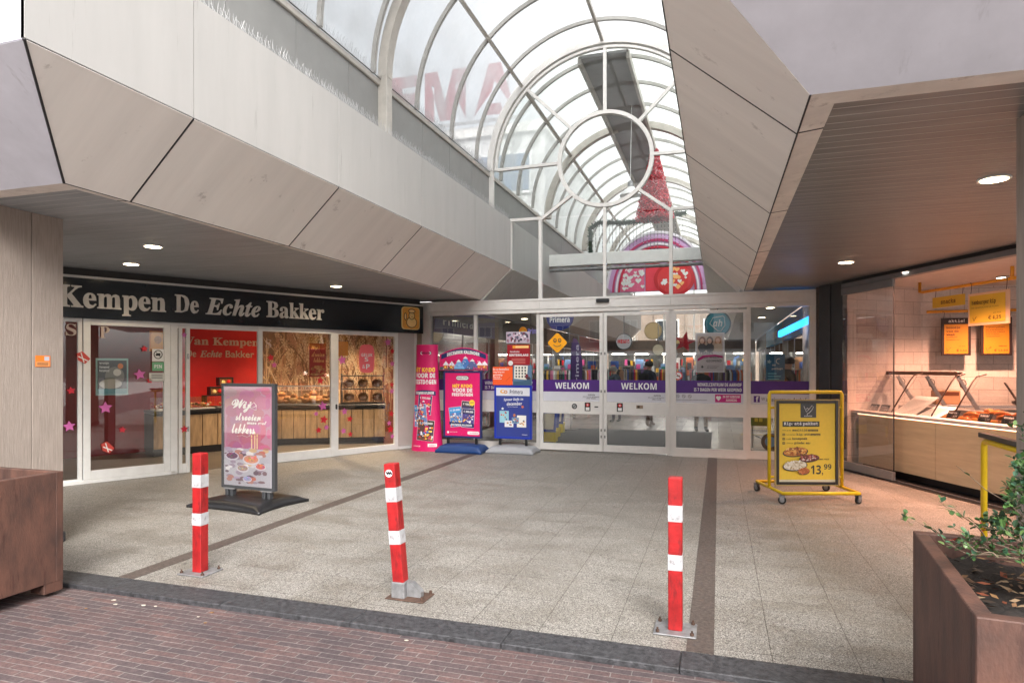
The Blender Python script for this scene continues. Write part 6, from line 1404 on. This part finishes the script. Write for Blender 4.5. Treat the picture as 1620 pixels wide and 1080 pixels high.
posterbox('window_poster', 'busy pale collage poster above the dark red poster in the second pane', -3.95, 2.06, -3.47, 2.28, 11.93, flat(190, 180, 195), d_coll)
def d_teal(m, W_, H_):
    m.tube([(.06+.045*math.cos(1.2+i*.4), -.003, H_*.86+.045*math.sin(1.2+i*.4)) for i in range(10)], .006, WHITE, 4); m.text('een', -.05, H_*.76, .0, H_*.80, -.002, WHITE, 'sb'); m.text('goed begin', -.06, H_*.68, .12, H_*.73, -.002, WHITE, 'sb')
    for q in range(7): m.rect(-.12, H_*(.60-q*.055), .02+.1*((q*37) % 10)/10, H_*(.62-q*.055), -.002, flat(120, 200, 220))
    m.star(-.10, H_*.85, .04, -.002, flat(170, 200, 210), .2, th=.001); m.poly([(-.10, -.004, .01), (.11, -.004, .0), (.12, -.004, .11), (-.09, -.004, .13)], flat(220, 215, 225))
posterbox('window_poster', 'tall blue green poster with a white moon standing behind the last pane', .79, .95, 1.10, 1.82, 12.15, flat(20, 100, 140), d_teal)
o = thing('hanging_star', 'big red foil star with a gold bell behind the fifth pane', 'christmas decoration', (-.66, 13.5, 2.10)); m = MB(); m.star(0, 0, .22, -.02, TIN[0], .2, th=.04, k=.42); m.build('star', o); MB().lathe((-.13, -.05, -.03), [(.04, 0), (.03, .05), (.01, .07)], GOLD2, 12).build('bell', o); MB().rod((0, 0, .2), (0, 0, .75), .003, STEEL, 4).build('string', o)
o = thing('no_smoking_sign', 'round red and white prohibition sticker low on the fifth pane', 'sticker', (-.69, F0-.012, 1.44)); m = MB(); m.disc(0, 0, .075, .075, 0, REDT, 28, th=.003); m.disc(0, 0, .058, .058, -.001, WHITE, 28); bar(m, -.04, .04, .04, -.04, .012, -.003, -.002, REDT); bar(m, -.03, -.01, .03, .0, .014, -.0035, -.003, DARKM); m.build('print', o)
# feather flag, racks, crate cart, lightbox beam
o = thing('feather_flag', 'violet feather flag with white writing inside the arcade', 'flag', (-3.4, 16.0, 0)); m = MB(); P = [(-.16, 0, .95), (.10, 0, .9), (.13, 0, 1.6), (.08, 0, 2.1), (-.02, 0, 2.3), (-.10, 0, 2.33), (-.17, 0, 2.2)]; m.slab(P, (0, .006, 0), flat(76, 52, 110)); m.text('Primera', -.55, -.045, .55, .045, 0, flat(210, 205, 225), 'sb', map=lambda p: (-p[2]-.01, -.003, 1.6+p[0])); m.build('cloth', o); m = MB(); m.tube([(-.17, 0, 0), (-.17, 0, 2.1), (-.10, 0, 2.36), (.0, 0, 2.34)], .010, DARKM, 6); m.box(-.35, -.18, 0, .02, .18, .02, DARKM); m.build('pole', o)
for i, (x, y, c, lab) in enumerate(((-3.45, 13.35, (30, 60, 150), 'low blue and yellow newspaper display nearest the left sliding door'), (-3.62, 14.3, (40, 60, 130), 'low blue and yellow newspaper display in the middle of the row'), (-3.75, 15.3, (60, 70, 120), 'low blue and yellow newspaper display farthest from the doors'))):
    o = thing('paper_display', lab, 'display stand', (x, y, 0), 0, 'low displays behind the left sliding door'); MB().bbox(-.16, -.12, 0, .16, .12, .25, flat(235, 205, 20), .01).build('foot_box', o); MB().slab([(-.17, -.13, .22), (.17, -.13, .22), (.17, .02, .66), (-.17, .02, .66)], (0, .03, .01), flat(*c)).build('panel', o); m = MB(); m.slab([(-.12, -.125, .28), (.12, -.125, .28), (.12, -.005, .60), (-.12, -.005, .60)], (0, -.004, -.001), flat(200, 190, 170)); m.build('paper', o)
o = thing('crate_cart', 'small cart with a green crate and black wheel behind the last pane', 'cart', (.72, 13.2, 0)); MB().bbox(-.14, -.15, .48, .16, .15, .88, flat(40, 110, 60), .01).build('crate', o); m = MB()
for i in range(2):
    for j in range(3): m.rect(-.07+i*.08, .56+j*.09, -.01+i*.08, .63+j*.09, -.153, flat(220, 220, 90))
m.build('panel_print', o); MB().lathe((0, 0, 0), [(0, 0)], RUBBER, 3) if 0 else None
m = MB(); m.rod((.22, -.03, .17), (.22, .03, .17), .17, RUBBER, 24); m.rod((.22, -.034, .17), (.22, .034, .17), .10, flat(60, 140, 200), 20); m.build('wheel', o); MB().rod((-.1, 0, .48), (-.1, 0, .05), .015, STEEL, 6).rod((-.1, 0, .3), (.22, 0, .17), .015, STEEL, 6).rod((.14, 0, .88), (.3, 0, 1.0), .012, STEEL, 6).build('tube_frame', o)
o = MB().slab([(1.15, 14.1, 2.20), (1.60, 12.5, 2.42), (1.60, 12.5, 2.54), (1.15, 14.1, 2.32)], (.05, .02, 0), mat('blue light box', (.02, .25, .9), .4, emit=1.6, ecol=(.02, .30, 1))).build('light_box', None, 'glowing blue light box beam inside the right end of the entrance', 'light box')
for i, (x, y) in enumerate(((-5.1, 13.5), (-5.1, 17), (-5.1, 21), (1.1, 13.6), (1.1, 15.5), (1.1, 18.5))):
    downlight(x, y, 2.93, 'round downlight in the %s arcade soffit, %s from the doors' % (('left', 'right')[i > 2], ('nearest', 'second', 'third')[i % 3]), 'downlights in the arcade soffits', LAMPW, 55, (1, .9, .75))

# ================================================================== PEOPLE BEHIND THE GLASS
def person(label, loc, rz, coat, legs, shoes, hair, stride=.12, lean=0, H=1.74, cap=False, bag=None, arm=(.1, .1)):
    root = thing('person', label, 'person', loc, rz); k = H/1.74
    # joints: (x, y, z, radius); the person faces local -Y
    J = [(0, 0, .93, .15), (0, -.01+lean*.3, 1.12, .145), (0, lean*.6, 1.32, .165), (0, lean*.8, 1.43, .10), (0, -.01+lean, 1.50, .058), (0, -.03+lean*1.15, 1.58, .075), (0, -.03+lean*1.2, 1.66, .085), (0, -.02+lean*1.2, 1.71, .06)]
    E = [(0, 1), (1, 2), (2, 3), (3, 4), (4, 5), (5, 6), (6, 7)]
    for s_ in (-1, 1):
        b = len(J); st = stride*s_
        J += [(s_*.10, 0, .86, .105), (s_*.11, -st*.5-.03, .48, .068), (s_*.11, -st, .12, .050), (s_*.115, -st-.02, .055, .048), (s_*.13, -st-.14, .035, .038)]
        E += [(0, b), (b, b+1), (b+1, b+2), (b+2, b+3), (b+3, b+4)]
        b = len(J); a = arm[0 if s_ < 0 else 1]
        J += [(s_*.19, lean*.75, 1.39, .075), (s_*.25, .02+lean*.6-a*.2, 1.12, .056), (s_*.23, -.12-a+lean*.5, .92+a*.8, .042), (s_*.22, -.16-a*1.3+lean*.5, .87+a*.9, .034)]
        E += [(3, b), (b, b+1), (b+1, b+2), (b+2, b+3)]
        hb = b+3
        for q in range(4):      # fingers, slightly curled
            f = len(J); ox = (q-1.5)*.016
            J += [(s_*.22+ox*.5, J[hb][1]-.035+ox, J[hb][2]-.04, .010), (s_*.215+ox*.5, J[hb][1]-.05+ox, J[hb][2]-.085+.006*abs(q-1), .008)]; E += [(hb, f), (f, f+1)]
        f = len(J); J.append((s_*.19, J[hb][1]-.03, J[hb][2]-.05, .010)); E.append((hb, f))
    me = bpy.data.meshes.new('b'); me.from_pydata([(x*k, y*k, z*k) for x, y, z, r in J], E, []); ob = bpy.data.objects.new('b', me); TSC.collection.objects.link(ob)
    md = ob.modifiers.new('s', 'SKIN'); md.use_smooth_shade = True
    sv = me.skin_vertices[0].data
    for i, j in enumerate(J): sv[i].radius = (j[3]*k, j[3]*k*(.72 if i in (1, 2, 3) else 1)); sv[i].use_root = (i == 0)
    sb_ = ob.modifiers.new('d', 'SUBSURF'); sb_.levels = 2
    vl = TSC.view_layers[0]; vl.update(); em = bpy.data.meshes.new_from_object(ob.evaluated_get(vl.depsgraph)); bpy.data.objects.remove(ob)
    for mt in (SKIN, coat, legs, shoes): em.materials.append(mt)
    for p in em.polygons:
        z = p.center.z/k; hand = abs(p.center.x) > .17*k and z < .89+max(arm)*.9 and p.center.y < -.14*k and z > .7
        p.material_index = 0 if (z > 1.50 or hand) else 1 if z > .84 or (abs(p.center.x) > .19*k and z > .6) else 2 if z > .13 else 3
        p.use_smooth = True
    em.name = 'body'; o = bpy.data.objects.new('body', em); COL.objects.link(o); o.parent = root
    hx, hy, hz = 0, (-.03+lean*1.18)*k, 1.655*k
    m = MB(); 
    P = []
    for i in range(9):
        ph = PI/2*(i/8); P.append((.103*k*math.cos(ph), .02+.085*k*math.sin(ph)))
    m.lathe((hx, hy+.012, hz-.01), [(.098*k, -.05), (.105*k, -.02)]+P, hair, 20, 1, 1.12)
    if cap: m.slab([(-.07, hy-.10, hz+.01), (.07, hy-.10, hz+.01), (.05, hy-.18, hz), (-.05, hy-.18, hz)], (0, 0, .012), hair)
    m.build('cap' if cap else 'hair', root)
    m = MB()
    for s_ in (-1, 1): m.disc(s_*.032, hz-.005, .012, .007, hy-.096*k, WHITE, 10); m.disc(s_*.032, hz-.005, .006, .006, hy-.098*k, BLACK, 8)
    m.slab([(-.012, hy-.085, hz-.05), (.012, hy-.085, hz-.05), (.0, hy-.085, hz+.0)], (0, -.03, 0), SKIN); m.disc(0, hz-.075, .022, .006, hy-.088*k, flat(150, 70, 65), 10)
    m.build('face', root)
    m = MB(); y0 = (.09+lean*.5)*k
    if bag: m.bbox(-.15, y0, 1.0, .15, y0+.14, 1.42, bag, .04); m.build('backpack', root)
    # coat skirt
    m = MB(); m.lathe((0, lean*.1, 0), [(.215*k, .80*k), (.205*k, .95*k), (.185*k, 1.12*k)], coat, 22, 1, .78); m.build('coat_hem', root)
    return root
DKB = mat('dark blue coat', (.025, .03, .045), .8, var=.3); BLKC = mat('black coat', (.012, .012, .014), .85, var=.3); BRNB = mat('brown boots', (.09, .045, .025), .6, var=.3); JEAN = mat('dark trousers', (.03, .035, .05), .8, var=.3); PATT = mat('patterned trousers', (.20, .13, .09), .8, var=.8, scale=14); HAIRD = mat('dark hair', (.02, .013, .01), .6)
GREYC = mat('grey blue coat', (.06, .075, .10), .8, var=.3)
person('person in a dark coat and brown boots walking away behind the right sliding door', (-1.78, 17.6, 0), PI*.75, DKB, BRNB, BRNB, HAIRD, .16, .02, 1.76, bag=BLKC, arm=(.25, .1))
person('person in dark blue trousers standing farther back behind the right sliding door', (-2.80, 18.6, 0), PI*1.35, GREYC, JEAN, BLKC, mat('grey hair', (.3, .28, .26), .6), .04, -.10, 1.62)
person('person in patterned trousers behind the open day poster', (-.42, 16.6, 0), PI*.1, BLKC, PATT, BLKC, HAIRD, .05, .0, 1.66)
person('person in a black coat and dark cap behind the last pane', (1.22, 13.1, 0), PI*.62, BLKC, BLKC, BLKC, BLKC, .08, 0, 1.80, cap=True)

# ================================================================== BUILDINGS AROUND
hb = thing('department_store', 'pale store building with red roof letters seen hazily through the vault', 'building', (-9.5, 20.0, 0))
PALEW = mat('pale store wall', (.62, .62, .62), .6, var=.1)
MB().box(-6, .3, 3.4, 4.1, 10, 9.6, PALEW).build('wall', hb); MB().box(-6.1, .15, 9.3, 4.2, 10, 9.62, ALU).build('roof_edge', hb)
LETR = mat('haze dulled red letters', (.20, .03, .05), .6)  # red darkened and greyed to imitate haze through the vault glass
m = MB(); m.text('H', -3.2, 9.9, -2.1, 11.6, 0, LETR, 'sb', fat=.03); m.text('E', -1.35, 9.9, -.35, 11.6, 0, LETR, 'sb', fat=.03); m.text('M', -.05, 9.9, 1.45, 11.6, 0, LETR, 'sb', fat=.03); m.text('A', 1.75, 9.9, 3.2, 11.6, 0, LETR, 'sb', fat=.03)
m.build('roof_letters', hb); MB().box(-3.4, .02, 9.7, 3.4, .06, 9.8, GALV).box(-3.0, .04, 9.62, -2.95, .08, 11.5, GALV).box(2.9, .04, 9.62, 2.95, .08, 11.4, GALV).build('letter_rack', hb)
for i in range(4): f = MB().box(-5.5+i*2.4, .22, 7.3, -3.5+i*2.4, .31, 8.7, WHITE).build('window', hb); MB().box(-5.4+i*2.4, .20, 7.4, -3.6+i*2.4, .218, 8.6, mat('blue pane', (.10, .16, .26), .1)).build('pane', f)
def house(label, x, y, w_, h, wall, roofc, n, gable=True, floors=3):
    o = thing('town_house', label, 'building', (x, y, 0), PI)
    MB().box(-w_/2, 0, ZB, w_/2, 9, h, wall).build('wall', o)
    MB().slab([(-w_/2, -.1, h), (w_/2, -.1, h), (w_/2, 4.5, h+3), (-w_/2, 4.5, h+3)], (0, 0, .15), roofc).slab([(-w_/2, 9.1, h), (w_/2, 9.1, h), (w_/2, 4.5, h+3), (-w_/2, 4.5, h+3)], (0, 0, .15), roofc).build('roof', o)
    W = w_/n
    for f_ in range(1, floors):
        for i in range(n):
            cx_ = -w_/2+W*(i+.5); z = .6+f_*(h/floors)
            f = MB().box(cx_-.5, -.05, z, cx_+.5, .02, z+1.5, WHITE).build('window', o); MB().box(cx_-.43, -.07, z+.07, cx_-.03, -.052, z+1.43, WINM).box(cx_+.03, -.07, z+.07, cx_+.43, -.052, z+1.43, WINM).build('pane', f)
    MB().box(-w_/2+.4, -.05, .1, w_/2-.4, .02, 2.7, WHITE).box(-w_/2+.6, -.07, .3, w_/2-.6, -.052, 2.4, WINM).build('shop_window', o)
    MB().box(-w_/2, -.12, 2.8, w_/2, .0, 3.3, DARKM if int(x) % 2 else flat(150, 40, 40)).build('fascia', o)
ROOFT = mat('roof tiles', (.20, .07, .045), .7, var=.3); ROOFG = mat('slate roof', (.06, .06, .065), .6, var=.3)
for i, (x, w_, h, wl, rf, n) in enumerate(((-26, 9, 8.5, HOUSE_B, ROOFT, 3), (-16.5, 9, 9.5, HOUSE_C, ROOFG, 3), (-7, 9.5, 8.2, HOUSE_B, ROOFT, 4), (3, 10, 9.6, PALEW, ROOFG, 4), (13, 9.5, 8.4, HOUSE_B, ROOFT, 3), (23, 9.8, 9.2, HOUSE_C, ROOFT, 3))):
    house('town house of the row across the square, %s in the row' % ('first', 'second', 'third', 'fourth', 'fifth', 'sixth')[i], x, -21, w_, h, wl, rf, n)

bpy.data.objects.remove(TOB); bpy.data.curves.remove(_c); bpy.data.scenes.remove(TSC)
for b_ in [x for x in bpy.data.meshes if x.users == 0]: bpy.data.meshes.remove(b_)
